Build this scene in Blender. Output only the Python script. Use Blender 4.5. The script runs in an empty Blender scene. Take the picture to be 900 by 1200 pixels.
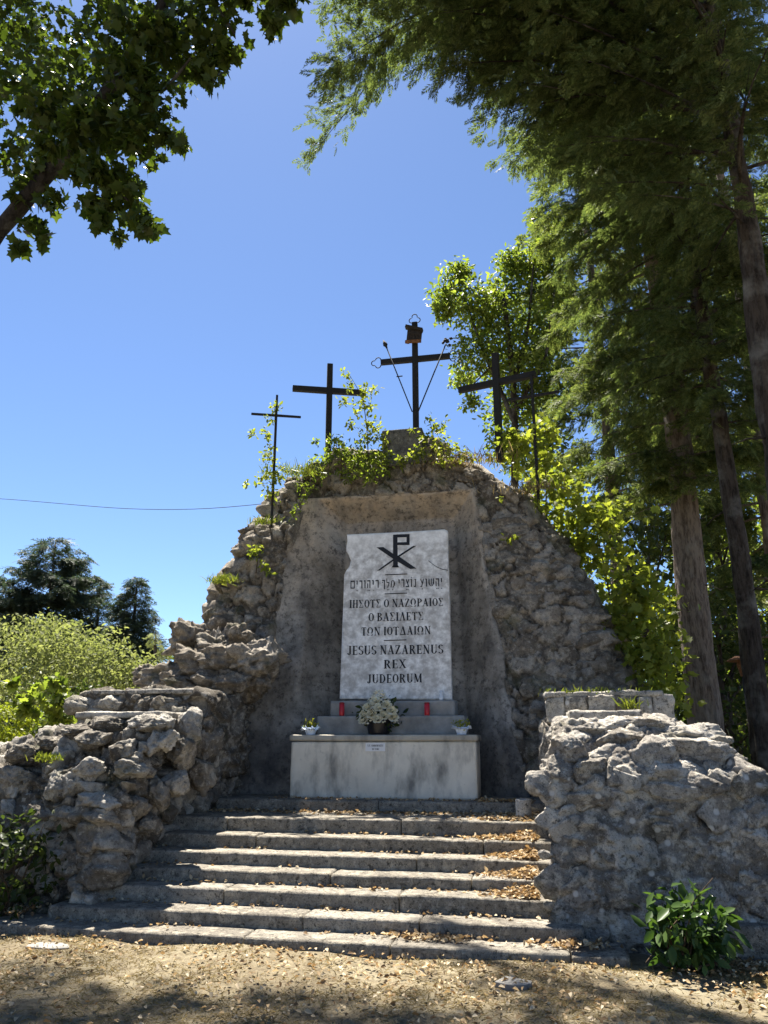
import bpy, math, random
import numpy as np
from mathutils import Vector, Matrix

R_ = math.radians
scene = bpy.context.scene
COL = scene.collection
rng = np.random.default_rng(7)
random.seed(7)

# ------------------------------------------------------------------ camera, world, sun, exposure
CAM_H, PITCH, YAW = 1.6, R_(16.5), R_(11.3)
cam_d = bpy.data.cameras.new('camera'); cam = bpy.data.objects.new('camera', cam_d); COL.objects.link(cam)
cam_d.sensor_fit = 'VERTICAL'; cam_d.sensor_height = 24.0; cam_d.lens = 24.0 * 901 / 1200
cam_d.clip_start = 0.05; cam_d.clip_end = 4000
cam.location = (0, 0, CAM_H); cam.rotation_euler = (R_(90) + PITCH, 0, YAW)
scene.camera = cam

SUN_EL, SUN_AZ = R_(65), R_(-31)          # azimuth measured from +Y towards +X
to_sun = Vector((math.sin(SUN_AZ) * math.cos(SUN_EL), math.cos(SUN_AZ) * math.cos(SUN_EL), math.sin(SUN_EL)))
world = bpy.data.worlds.new('World'); scene.world = world; world.use_nodes = True
wn = world.node_tree.nodes; wl = world.node_tree.links
sky = wn.new('ShaderNodeTexSky'); sky.sky_type = 'NISHITA'; sky.sun_disc = False
sky.sun_elevation = SUN_EL; sky.sun_rotation = SUN_AZ
sky.altitude = 900; sky.air_density = 0.8; sky.dust_density = 0.35; sky.ozone_density = 6.0
bg = wn['Background']; bg.inputs['Strength'].default_value = 0.055
wl.new(sky.outputs[0], bg.inputs[0])
sun_d = bpy.data.lights.new('sun', 'SUN'); sun_d.energy = 5.0; sun_d.angle = R_(0.5); sun_d.color = (1.0, 0.94, 0.85)
sun = bpy.data.objects.new('sun', sun_d); COL.objects.link(sun)
sun.rotation_euler = to_sun.to_track_quat('Z', 'Y').to_euler(); sun.location = (-20, 20, 40)
scene.view_settings.view_transform = 'Standard'; scene.view_settings.look = 'None'
scene.view_settings.gamma = 1.0; scene.view_settings.use_curve_mapping = False
scene.view_settings.exposure = 1.98
scene.cycles.max_bounces = 6; scene.cycles.transparent_max_bounces = 4

# ------------------------------------------------------------------ where a pixel of the 900 x 1200 photograph lies at a given depth
Fh = np.array([-math.sin(YAW), math.cos(YAW), 0]); Rt = np.array([math.cos(YAW), math.sin(YAW), 0]); Zu = np.array([0, 0, 1.0])
Fc = Fh * math.cos(PITCH) + Zu * math.sin(PITCH); Uc = -Fh * math.sin(PITCH) + Zu * math.cos(PITCH)
CP = np.array([0, 0, CAM_H])
def ray(x, y): return Fc + Rt * (x - 450) / 901 - Uc * (y - 600) / 901
def W(x, y, Y):
    d = ray(x, y); return CP + d * (Y / d[1])
def G(x, y, z):
    d = ray(x, y); return CP + d * ((z - CAM_H) / d[2])
def RP(x, y, y0, z0, lean):               # meets the plane Y = y0 + (z - z0) * lean
    d = ray(x, y)
    t = (y0 + (CAM_H - z0) * lean) / (d[1] - d[2] * lean)
    return CP + d * t

# ------------------------------------------------------------------ numpy noise
def _h(ix, iy, iz, s):
    h = (ix.astype(np.int64) * 374761393 + iy.astype(np.int64) * 668265263 + iz.astype(np.int64) * 2147483647 + s * 1274126177) & 0xFFFFFFFF
    h = ((h ^ (h >> 13)) * 1274126177) & 0xFFFFFFFF
    h = ((h ^ (h >> 16)) * 2246822519) & 0xFFFFFFFF
    return ((h ^ (h >> 15)) & 0xFFFFFF) / float(0x1000000)
def vnoise(P, s=0):
    i = np.floor(P).astype(np.int64); f = P - i; f = f * f * f * (f * (f * 6 - 15) + 10)
    out = 0
    for dx in (0, 1):
        for dy in (0, 1):
            for dz in (0, 1):
                w = (f[:, 0] if dx else 1 - f[:, 0]) * (f[:, 1] if dy else 1 - f[:, 1]) * (f[:, 2] if dz else 1 - f[:, 2])
                out = out + w * _h(i[:, 0] + dx, i[:, 1] + dy, i[:, 2] + dz, s)
    return out * 2 - 1
def fbm(P, o=4, s=0, g=.5):
    a, t = 1.0, 0
    for k in range(o):
        t = t + a * vnoise(P * (2.03 ** k) + 17.3 * k, s + k); a *= g
    return t
def ridged(P, o=4, s=0):
    a, t = 1.0, 0
    for k in range(o):
        t = t + a * (1 - 2 * np.abs(vnoise(P * (2.1 ** k) + 9.7 * k, s + k))); a *= .5
    return t
def worley(P, s=0, jit=.9):
    i = np.floor(P).astype(np.int64)
    F1 = np.full(len(P), 9.); F2 = np.full(len(P), 9.); hid = np.zeros(len(P)); off = np.zeros_like(P)
    for dx in (-1, 0, 1):
        for dy in (-1, 0, 1):
            for dz in (-1, 0, 1):
                c = i + np.array([dx, dy, dz])
                q = c + .5 + jit * (np.stack([_h(c[:, 0], c[:, 1], c[:, 2], s + k) for k in (1, 2, 3)], 1) - .5)
                v = P - q; d = np.sqrt((v * v).sum(1))
                n = d < F1
                F2 = np.where(n, F1, np.minimum(F2, d)); F1 = np.where(n, d, F1)
                hid = np.where(n, _h(c[:, 0], c[:, 1], c[:, 2], s + 4), hid); off[n] = v[n]
    return F1, F2, hid, off
def sstep(a, b, x):
    t = np.clip((x - a) / (b - a), 0, 1); return t * t * (3 - 2 * t)

# ------------------------------------------------------------------ mesh helpers
def link(name, me, parent=None):
    o = bpy.data.objects.new(name, me); COL.objects.link(o)
    if parent is not None: o.parent = parent
    return o
def build(name, V, F, mat, parent=None, smooth=True, attrs=None):
    """F: a list of index arrays (N,k)"""
    V = np.asarray(V, float)
    F = [np.asarray(f, np.int64) for f in (F if isinstance(F, list) else [F]) if len(f)]
    me = bpy.data.meshes.new(name)
    nl = sum(f.size for f in F); nf = sum(len(f) for f in F)
    me.vertices.add(len(V)); me.vertices.foreach_set('co', V.ravel())
    me.loops.add(nl); me.loops.foreach_set('vertex_index', np.concatenate([f.ravel() for f in F]))
    tot = np.concatenate([np.full(len(f), f.shape[1]) for f in F]); st = np.concatenate([[0], np.cumsum(tot)[:-1]])
    me.polygons.add(nf); me.polygons.foreach_set('loop_start', st)
    me.polygons.foreach_set('use_smooth', np.full(nf, smooth))
    me.update(calc_edges=True); me.validate()
    if attrs:
        for k, a in attrs.items():
            at = me.attributes.new(k, 'FLOAT', 'POINT'); at.data.foreach_set('value', np.asarray(a, np.float32))
    me.materials.append(mat)
    o = link(name, me, parent)
    if parent is not None and parent.location.length > 0:      # geometry is given in world space
        me.transform(Matrix.Translation(-parent.location))
    return o
def thing(name, label, cat, loc=(0, 0, 0), group=None):
    o = bpy.data.objects.new(name, None); COL.objects.link(o); o.location = Vector([float(c) for c in loc])
    o.empty_display_size = .2
    o['label'] = label; o['category'] = cat
    if group: o['group'] = group
    return o
def tag(o, label, cat, group=None):
    o['label'] = label; o['category'] = cat
    if group: o['group'] = group
    return o
class MB:
    """collects pieces that become ONE mesh"""
    def __init__(s): s.V = []; s.F = {}; s.n = 0; s.A = []
    def add(s, V, F, a=0.0):
        V = np.asarray(V, float)
        for f in (F if isinstance(F, list) else [F]):
            f = np.asarray(f, np.int64)
            if len(f): s.F.setdefault(f.shape[1], []).append(f + s.n)
        s.V.append(V); s.n += len(V); s.A.append(np.broadcast_to(np.asarray(a, float), (len(V),)))
        return s
    def build(s, name, mat, parent=None, smooth=True, attr='tone'):
        return build(name, np.concatenate(s.V), [np.concatenate(v) for v in s.F.values()], mat, parent, smooth, {attr: np.concatenate(s.A)})
def normals(V, Q):
    a, b, c, d = (V[Q[:, k]] for k in range(4))
    n = np.cross(c - a, d - b); N = np.zeros_like(V)
    for k in range(4): np.add.at(N, Q[:, k], n)
    return N / (np.linalg.norm(N, axis=1, keepdims=True) + 1e-12)
def gridq(r, c, wrap=False):
    i, j = np.meshgrid(np.arange(r - 1), np.arange(c if wrap else c - 1), indexing='ij')
    j2 = (j + 1) % c
    return np.stack([i * c + j, i * c + j2, (i + 1) * c + j2, (i + 1) * c + j], -1).reshape(-1, 4)
def boxgrid(x0, x1, y0, y1, z0, z1, res=.03, rad=.012):
    """closed box, evenly subdivided, edges rounded; returns V, Q, normals"""
    lo = np.array([x0, y0, z0]); hi = np.array([x1, y1, z1]); n = np.clip(np.ceil((hi - lo) / res).astype(int), 2, 400)
    Vs, Qs, k = [], [], 0
    for ax in range(3):
        u, v = [(1, 2), (2, 0), (0, 1)][ax]
        for side in (0, 1):
            a = np.linspace(lo[u], hi[u], n[u] + 1); b = np.linspace(lo[v], hi[v], n[v] + 1)
            A, B = np.meshgrid(a, b, indexing='ij'); P = np.zeros((A.size, 3))
            P[:, u] = A.ravel(); P[:, v] = B.ravel(); P[:, ax] = hi[ax] if side else lo[ax]
            q = gridq(n[u] + 1, n[v] + 1)
            if side: q = q[:, ::-1]
            Vs.append(P); Qs.append(q[:, ::-1] + k); k += len(P)
    V = np.concatenate(Vs); Q = np.concatenate(Qs)
    _, idx, inv = np.unique(np.round(V, 5), axis=0, return_index=True, return_inverse=True)
    V = V[idx]; Q = inv.ravel()[Q]
    core = np.clip(V, lo + rad, hi - rad); d = V - core; L = np.linalg.norm(d, axis=1, keepdims=True)
    N = d / (L + 1e-12); V = core + N * np.minimum(L, rad)
    flat = L[:, 0] < 1e-9
    return V, Q, np.where(flat[:, None], 0, N)
def tube(P, r, sides=8, cap=True, wob=0, seed=0):
    P = np.asarray(P, float); r = np.broadcast_to(np.asarray(r, float), (len(P),))
    T = np.gradient(P, axis=0); T /= np.linalg.norm(T, axis=1, keepdims=True) + 1e-12
    up = np.array([0.0, 0, 1]) if abs(T[0, 2]) < .9 else np.array([1.0, 0, 0])
    U = np.zeros_like(P); u = np.cross(T[0], up); u /= np.linalg.norm(u)
    for k in range(len(P)):
        u = u - T[k] * (u @ T[k]); u /= np.linalg.norm(u) + 1e-12; U[k] = u
    B = np.cross(T, U); a = np.linspace(0, 2 * math.pi, sides, endpoint=False)
    V = (P[:, None] + r[:, None, None] * (np.cos(a)[None, :, None] * U[:, None] + np.sin(a)[None, :, None] * B[:, None])).reshape(-1, 3)
    if wob:
        n = normals(V, gridq(len(P), sides, True)); V = V + n * (wob * fbm(V * np.array([11, 11, 1.4]), 3, seed))[:, None]
    Q = [gridq(len(P), sides, True)]
    if cap:
        m = len(V); V = np.vstack([V, P[:1], P[-1:]]); i = np.arange(sides); j = (i + 1) % sides
        Q.append(np.stack([j, i, np.full(sides, m)], 1)); e = (len(P) - 1) * sides
        Q.append(np.stack([i + e, j + e, np.full(sides, m + 1)], 1))
    return V, Q
def spline(P, n):
    P = np.asarray(P, float); L = np.concatenate([[0], np.cumsum(np.linalg.norm(np.diff(P, axis=0), axis=1))])
    t = np.linspace(0, L[-1], n); Q = np.stack([np.interp(t, L, P[:, k]) for k in range(3)], 1)
    for _ in range(max(1, n // 8)): Q[1:-1] = (Q[:-2] + 2 * Q[1:-1] + Q[2:]) / 4
    return Q
def lathe(prof, c, seg=24):
    prof = np.asarray(prof, float); a = np.linspace(0, 2 * math.pi, seg, endpoint=False)
    V = np.stack([c[0] + prof[:, :1] * np.cos(a), c[1] + prof[:, :1] * np.sin(a), c[2] + np.repeat(prof[:, 1:], seg, 1)], -1).reshape(-1, 3)
    return V, gridq(len(prof), seg, True)
def boxv(c, s, rot=None):
    x = np.array([[a, b, d] for a in (-.5, .5) for b in (-.5, .5) for d in (-.5, .5)]) * np.asarray(s)
    if rot is not None: x = x @ np.asarray(rot).T
    return x + np.asarray(c), np.array([[0, 1, 3, 2], [4, 6, 7, 5], [0, 4, 5, 1], [2, 3, 7, 6], [0, 2, 6, 4], [1, 5, 7, 3]])
def bbox(mb, x0, x1, y0, y1, z0, z1, bev=.01):
    """bevelled box"""
    V, Q, _ = boxgrid(x0, x1, y0, y1, z0, z1, res=10, rad=bev); mb.add(V, Q)
def Rz(a): return np.array([[math.cos(a), -math.sin(a), 0], [math.sin(a), math.cos(a), 0], [0, 0, 1]])
def Ry(a): return np.array([[math.cos(a), 0, math.sin(a)], [0, 1, 0], [-math.sin(a), 0, math.cos(a)]])
def Rx(a): return np.array([[1, 0, 0], [0, math.cos(a), -math.sin(a)], [0, math.sin(a), math.cos(a)]])

_ico = {}
def ico(sub):
    if sub not in _ico:
        import bmesh
        b = bmesh.new(); bmesh.ops.create_icosphere(b, subdivisions=sub, radius=1)
        b.verts.ensure_lookup_table()
        _ico[sub] = (np.array([v.co[:] for v in b.verts]), np.array([[v.index for v in f.verts] for f in b.faces])); b.free()
    return _ico[sub]
def rock(c, size, seed, sub=4, rough=.06, yaw=None, planes=13):
    """an angular stone: a sphere cut by random planes, then roughened"""
    g = np.random.default_rng(seed); D, F = ico(sub)
    n = g.normal(size=(planes, 3)); n /= np.linalg.norm(n, axis=1, keepdims=True)
    h = g.uniform(.62, 1.0, planes)
    q = np.maximum(D @ n.T, 1e-3) / h
    r = 1 / (np.sum(q ** 55, 1) ** (1 / 55)); r = np.minimum(r, 1.25)
    V = D * r[:, None]
    V = V * (1 + rough * fbm(D * 2.2 + seed * 3.1, 4, seed) + rough * .55 * ridged(D * 3.4 + seed, 3, seed + 5) + (.045 * fbm(D * 9 + seed, 4, seed + 9, .6) if sub >= 4 else 0))[:, None]
    V = V * np.asarray(size) @ (Rz(g.uniform(0, 6.28) if yaw is None else yaw) @ Rx(g.normal() * .25)).T
    return V + np.asarray(c), F

# ------------------------------------------------------------------ materials
def new_mat(name):
    m = bpy.data.materials.new(name); m.use_nodes = True
    return m, m.node_tree, m.node_tree.nodes['Principled BSDF']
def nd(t, kind, **kw):
    n = t.nodes.new('ShaderNode' + kind)
    for k, v in kw.items(): setattr(n, k, v)
    return n
def noise(t, vec, scale, detail=6, rough=.6, dim='3D'):
    n = nd(t, 'TexNoise'); n.inputs['Scale'].default_value = scale; n.inputs['Detail'].default_value = detail; n.inputs['Roughness'].default_value = rough
    t.links.new(vec, n.inputs['Vector']); return n.outputs['Fac']
def ramp(t, fac, stops):
    r = nd(t, 'ValToRGB'); e = r.color_ramp.elements
    while len(e) < len(stops): e.new(.5)
    for k, (p, c) in enumerate(stops):
        e[k].position = p; e[k].color = (*c, 1) if len(c) == 3 else c
    t.links.new(fac, r.inputs[0]); return r.outputs[0]
def mix(t, fac, a, b, mode='MIX'):
    m = nd(t, 'Mix', data_type='RGBA', blend_type=mode)
    for s, v in ((m.inputs[0], fac), (m.inputs[6], a), (m.inputs[7], b)):
        if hasattr(v, 'links') or isinstance(v, bpy.types.NodeSocket): t.links.new(v, s)
        else: s.default_value = v if isinstance(v, (int, float)) else ((*v, 1) if len(v) == 3 else v)
    return m.outputs[2]
def coords(t, scale=None):
    c = nd(t, 'TexCoord').outputs['Object']
    if scale is None: return c
    m = nd(t, 'Mapping'); m.inputs['Scale'].default_value = scale; t.links.new(c, m.inputs[0]); return m.outputs[0]
def bump(t, b, h, strength, dist=.02):
    n = nd(t, 'Bump'); n.inputs['Strength'].default_value = strength; n.inputs['Distance'].default_value = dist
    t.links.new(h, n.inputs['Height']); t.links.new(n.outputs[0], b.inputs['Normal'])
def W01(v): return (v, v, v)
BW = [(0.0, (0, 0, 0)), (1.0, (1, 1, 1))]

def stone_mat(name, c0, c1, c2, lichen=.5, lich_col=(.56, .53, .46), bmp=.6, moss=0.0, spots=.0, grain=1.0):
    """weathered stone: the 'tone' attribute gives each stone its own colour"""
    m, t, b = new_mat(name); co = coords(t)
    at = nd(t, 'Attribute', attribute_name='tone').outputs['Fac']
    base = ramp(t, at, [(0.0, c0), (.5, c1), (1.0, c2)])
    n1 = noise(t, co, 3.2, 8, .65); n2 = noise(t, co, 19, 10, .78); n3 = noise(t, co, 75, 6, .8); n4 = noise(t, co, 7.5, 8, .7)
    col = mix(t, ramp(t, n1, [(.34, W01(.0)), (.66, W01(1.0))]), mix(t, .7, base, (c0[0] * .55, c0[1] * .52, c0[2] * .5)), base)
    col = mix(t, ramp(t, n4, [(.50, W01(0)), (.60, W01(.7 * grain))]), col, (c2[0] * 1.2, c2[1] * 1.15, c2[2] * 1.05))
    col = mix(t, ramp(t, n2, [(.40, W01(.85 * (.4 + .6 * grain))), (.46, W01(0))]), col, (.04, .036, .03))
    col = mix(t, ramp(t, n3, [(.41, W01(.75 * grain)), (.46, W01(0))]), col, (.04, .036, .03))
    li = ramp(t, n2, [(.57, W01(0)), (.61, W01(lichen * (.5 + .5 * grain)))])
    col = mix(t, li, col, lich_col)
    col = mix(t, ramp(t, n3, [(.60, W01(0)), (.68, W01(lichen * .8 * grain))]), col, lich_col)
    if spots:
        v = nd(t, 'TexVoronoi', feature='F1'); v.inputs['Scale'].default_value = 6.5; t.links.new(co, v.inputs['Vector'])
        sp = ramp(t, v.outputs['Distance'], [(.12, W01(1)), (.20, W01(0))])
        pick = ramp(t, v.outputs['Color'], [(.62, W01(0)), (.65, W01(1))])
        col = mix(t, mix(t, 1.0, sp, pick, 'MULTIPLY'), col, (.62, .60, .55))
    if moss:
        mo = ramp(t, noise(t, co, 2.1, 6, .6), [(.56, W01(0)), (.66, W01(moss))])
        col = mix(t, mo, col, (.045, .055, .016))
    t.links.new(col, b.inputs['Base Color']); b.inputs['Roughness'].default_value = .95; b.inputs['Specular IOR Level'].default_value = .2
    h = mix(t, .35, n2, n3); bump(t, b, h, min(1.0, bmp * 1.6), .05)
    return m
def flat_mat(name, c, rough=.6, metal=0, var=.25, scale=14, bmp=.15, spec=.4):
    m, t, b = new_mat(name); co = coords(t)
    n = noise(t, co, scale, 6, .65)
    col = mix(t, ramp(t, n, [(.3, W01(0)), (.7, W01(1))]), tuple(x * (1 - var) for x in c), tuple(min(1, x * (1 + var)) for x in c))
    t.links.new(col, b.inputs['Base Color']); b.inputs['Roughness'].default_value = rough; b.inputs['Metallic'].default_value = metal
    b.inputs['Specular IOR Level'].default_value = spec
    if bmp: bump(t, b, noise(t, co, scale * 4, 4, .6), bmp, .01)
    return m
def leaf_mat(name, dark, mid, light, trans=.45, tcol=None, gloss=.45):
    m, t, b = new_mat(name); g = nd(t, 'NewGeometry')
    col = ramp(t, g.outputs['Random Per Island'], [(0.0, dark), (.5, mid), (1.0, light)])
    b.inputs['Roughness'].default_value = gloss; b.inputs['Specular IOR Level'].default_value = .16
    t.links.new(col, b.inputs['Base Color'])
    tr = nd(t, 'BsdfTranslucent')
    tc = mix(t, 1.0, col, tcol or (1.6, 1.75, .8), 'MULTIPLY'); t.links.new(tc, tr.inputs[0])
    ms = nd(t, 'MixShader'); ms.inputs[0].default_value = trans
    out = t.nodes['Material Output']
    t.links.new(b.outputs[0], ms.inputs[1]); t.links.new(tr.outputs[0], ms.inputs[2]); t.links.new(ms.outputs[0], out.inputs[0])
    return m
def bark_mat(name, c0, c1, scale=9):
    m, t, b = new_mat(name); co = coords(t, (1, 1, .22))
    n = noise(t, co, scale * 1.8, 10, .75); n2 = noise(t, co, scale * 6, 6, .75); n3 = noise(t, coords(t), 2.5, 5, .6)
    col = ramp(t, n, [(.40, c0), (.56, c1)])
    col = mix(t, ramp(t, n3, [(.5, W01(0)), (.75, W01(.55))]), col, (.27, .26, .23))
    t.links.new(col, b.inputs['Base Color']); b.inputs['Roughness'].default_value = .95; b.inputs['Specular IOR Level'].default_value = .15
    bump(t, b, mix(t, .4, n, n2), 1.0, .05)
    return m

M = {}
M['rubble'] = stone_mat('rubble_stone', (.115, .095, .072), (.29, .25, .198), (.50, .455, .385), grain=.55, lichen=.5, moss=.5)
M['rubble_light'] = stone_mat('lichen_rubble', (.19, .17, .142), (.40, .366, .315), (.66, .62, .545), grain=.75, lichen=.8, spots=1, moss=.25)
M['rubble_dark'] = stone_mat('dry_rubble', (.085, .070, .052), (.27, .243, .20), (.66, .62, .54), grain=.45, lichen=.7, moss=.45)
M['step'] = stone_mat('step_stone', (.225, .204, .166), (.28, .256, .212), (.34, .313, .264), lichen=.35, bmp=.5)
M['plinth'] = stone_mat('dark_plinth_stone', (.10, .098, .088), (.13, .127, .113), (.16, .155, .14), lichen=.25, bmp=.3)
M['bollard'] = stone_mat('pale_stone', (.42, .40, .36), (.5, .48, .43), (.55, .53, .48), lichen=.2, bmp=.25)
M['cap'] = stone_mat('cap_stone', (.30, .28, .24), (.38, .36, .32), (.44, .42, .38), lichen=.35, bmp=.4)
M['iron'] = flat_mat('black_iron', (.010, .010, .011), .85, 0, .4, 20, .1)
M['rust'] = flat_mat('rusted_tin', (.17, .075, .028), .8, .2, .6, 25, .3)
M['oldwood'] = flat_mat('dark_weathered_wood', (.022, .017, .013), .9, 0, .5, 30, .4)
M['ledge'] = flat_mat('grey_cement_ledge', (.25, .238, .215), .9, 0, .3, 5, .3, .2)
M['black_vase'] = flat_mat('black_plastic', (.010, .010, .013), .3, 0, .2, 5, 0)
M['candle'] = flat_mat('red_candle_plastic', (.42, .012, .02), .35, 0, .2, 8, 0)
M['candle_lid'] = flat_mat('candle_cap', (.30, .02, .02), .4, 0, .2, 8, 0)
M['wrap'] = flat_mat('pale_wrapping_paper', (.62, .68, .76), .6, 0, .12, 12, .1)
M['white_petal'] = leaf_mat('cream_petals', (.62, .57, .40), (.72, .68, .52), (.80, .78, .66), .25, (1, 1, .9))
M['posy'] = leaf_mat('yellow_posy', (.10, .13, .02), (.28, .26, .03), (.42, .36, .06), .3)
M['plate'] = flat_mat('white_enamel', (.66, .66, .65), .5, 0, .06, 8, 0)
M['ink'] = flat_mat('black_lettering', (.012, .012, .013), .7, 0, .3, 30, 0)
M['leaf_maple'] = leaf_mat('maple_leaf_green', (.026, .042, .009), (.038, .055, .012), (.058, .078, .02), .4, (1.6, 1.7, .6))
M['leaf_young'] = leaf_mat('bright_young_leaf', (.10, .13, .024), (.16, .19, .036), (.22, .24, .055), .52, (1.65, 1.65, .7))
M['leaf_decid'] = leaf_mat('broad_leaf_green', (.07, .095, .02), (.125, .155, .034), (.20, .22, .055), .52, (1.6, 1.75, .7))
M['leaf_shrub'] = leaf_mat('silver_green_leaf', (.12, .14, .055), (.18, .20, .085), (.25, .265, .13), .4, (1.4, 1.45, .8), .75)
M['leaf_hedge'] = leaf_mat('yellow_green_hedge', (.09, .12, .015), (.16, .19, .022), (.22, .25, .04), .4, (1.5, 1.5, .6))
M['leaf_glossy'] = leaf_mat('glossy_dark_leaf', (.035, .065, .018), (.05, .085, .024), (.065, .105, .03), .3, (1.6, 1.8, .7), .3)
M['leaf_dark'] = leaf_mat('dark_evergreen_leaf', (.022, .034, .010), (.035, .05, .014), (.055, .07, .02), .4)
M['needle'] = leaf_mat('spruce_needles', (.045, .067, .026), (.088, .116, .044), (.175, .195, .07), .46, (1.4, 1.45, .75), .7)
M['needle_dark'] = leaf_mat('fir_needles', (.048, .068, .028), (.085, .11, .042), (.145, .17, .065), .45, (1.4, 1.5, .8), .6)
M['needle_blue'] = leaf_mat('cedar_needles', (.03, .042, .026), (.048, .064, .040), (.07, .09, .055), .3, (1.2, 1.4, .9), .6)
M['bark'] = bark_mat('spruce_bark', (.07, .052, .04), (.20, .16, .125))
M['bark_dark'] = bark_mat('dark_bark', (.018, .014, .011), (.06, .048, .038))
M['twig'] = flat_mat('brown_twig', (.07, .05, .032), .9, 0, .3, 20, .2, .1)
M['grass_green'] = leaf_mat('green_grass', (.07, .09, .015), (.13, .15, .025), (.20, .20, .05), .4)
M['grass_dry'] = leaf_mat('dry_grass', (.13, .10, .045), (.23, .18, .085), (.33, .27, .14), .3, (1.2, 1.1, .8), .8)
M['litter'] = leaf_mat('fallen_leaf', (.13, .08, .04), (.36, .26, .14), (.55, .47, .33), .25, (1.2, 1.0, .7), .7)
M['car_paint'] = flat_mat('dark_blue_paint', (.012, .014, .03), .2, .2, .1, 3, 0, .6)
M['glass'] = flat_mat('dark_glass', (.02, .024, .03), .05, 0, .1, 3, 0, .8)
M['tyre'] = flat_mat('tyre_rubber', (.015, .015, .015), .9, 0, .2, 30, .1)
M['alloy'] = flat_mat('grey_alloy', (.4, .4, .42), .35, .8, .1, 10, 0)
M['clear'] = flat_mat('frosted_glass', (.55, .57, .58), .15, 0, .1, 10, 0, .6)

M['bark_black'] = bark_mat('maple_bark', (.010, .008, .007), (.035, .03, .025))
def plaster_mat():
    m, t, b = new_mat('stained_cement_plaster'); co = coords(t)
    st = coords(t, (2.2, 1, .7)); sep = nd(t, 'SeparateXYZ'); t.links.new(co, sep.inputs[0])
    n1 = noise(t, co, 1.3, 10, .68); n2 = noise(t, co, 10, 12, .82); n3 = noise(t, st, 2.0, 6, .6); n4 = noise(t, co, 60, 4, .7)
    col = ramp(t, n1, [(.36, (.145, .128, .106)), (.5, (.285, .253, .21)), (.62, (.42, .375, .315))])
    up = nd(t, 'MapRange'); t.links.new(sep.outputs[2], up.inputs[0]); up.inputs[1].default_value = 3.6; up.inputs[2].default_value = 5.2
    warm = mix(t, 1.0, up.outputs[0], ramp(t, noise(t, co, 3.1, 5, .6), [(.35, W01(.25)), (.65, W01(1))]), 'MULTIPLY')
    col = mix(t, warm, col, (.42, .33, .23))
    col = mix(t, ramp(t, n3, [(.36, W01(.45)), (.52, W01(0))]), col, (.09, .084, .078))
    col = mix(t, ramp(t, n3, [(.66, W01(0)), (.82, W01(.3))]), col, (.36, .34, .31))
    col = mix(t, ramp(t, n2, [(.40, W01(.8)), (.5, W01(0))]), col, (.055, .047, .04))
    col = mix(t, ramp(t, n2, [(.58, W01(0)), (.66, W01(.5))]), col, (.46, .42, .36))
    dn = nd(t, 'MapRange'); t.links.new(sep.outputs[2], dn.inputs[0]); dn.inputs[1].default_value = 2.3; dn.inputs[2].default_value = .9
    low_dark = mix(t, 1.0, dn.outputs[0], ramp(t, noise(t, co, 1.9, 6, .6), [(.40, W01(0)), (.62, W01(.85))]), 'MULTIPLY')  # patchy darker tone, stronger towards the foot of the panel
    col = mix(t, low_dark, col, (.05, .05, .054))
    t.links.new(col, b.inputs['Base Color']); b.inputs['Roughness'].default_value = .95; b.inputs['Specular IOR Level'].default_value = .2
    bump(t, b, mix(t, .5, n2, n4), .4, .015)
    return m
M['plaster'] = plaster_mat()
def marble_mat():
    m, t, b = new_mat('weathered_white_marble'); co = coords(t)
    n1 = noise(t, co, 1.6, 8, .6); n2 = noise(t, co, 9, 7, .65); n3 = noise(t, coords(t, (4, 1, .6)), 2.2, 6, .6); n4 = noise(t, co, 120, 3, .6)
    col = ramp(t, n1, [(.3, (.80, .765, .70)), (.5, (.87, .84, .78)), (.7, (.90, .875, .82))])
    col = mix(t, ramp(t, n3, [(.58, W01(0)), (.8, W01(.5))]), col, (.55, .52, .46))
    col = mix(t, ramp(t, n2, [(.60, W01(0)), (.76, W01(.35))]), col, (.60, .53, .43))
    # two rusty patches near the upper corners, darker tone towards the foot
    for (px, py, r, k) in ((514, 648, .34, 1.0), (414, 634, .24, .8)):
        c = RP(px, py, 10.3, 2.1, .22)
        vm = nd(t, 'VectorMath', operation='DISTANCE'); t.links.new(co, vm.inputs[0]); vm.inputs[1].default_value = tuple(c)
        d = nd(t, 'Math', operation='ADD'); t.links.new(vm.outputs['Value'], d.inputs[0])
        s = nd(t, 'Math', operation='MULTIPLY'); t.links.new(n2, s.inputs[0]); s.inputs[1].default_value = .30; t.links.new(s.outputs[0], d.inputs[1])
        col = mix(t, ramp(t, d.outputs[0], [(r * .55, W01(k)), (r * 1.35, W01(0))]), col, (.36, .28, .18))
    sep = nd(t, 'SeparateXYZ'); t.links.new(co, sep.inputs[0])
    dn = nd(t, 'MapRange'); t.links.new(sep.outputs[2], dn.inputs[0]); dn.inputs[1].default_value = 2.75; dn.inputs[2].default_value = 2.05
    col = mix(t, mix(t, 1.0, dn.outputs[0], ramp(t, n2, [(.35, W01(.15)), (.6, W01(.9))]), 'MULTIPLY'), col, (.36, .33, .29))
    t.links.new(col, b.inputs['Base Color']); b.inputs['Roughness'].default_value = .65; b.inputs['Specular IOR Level'].default_value = .3
    bump(t, b, mix(t, .6, n2, n4), .25, .01)
    return m
M['marble'] = marble_mat()
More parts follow.
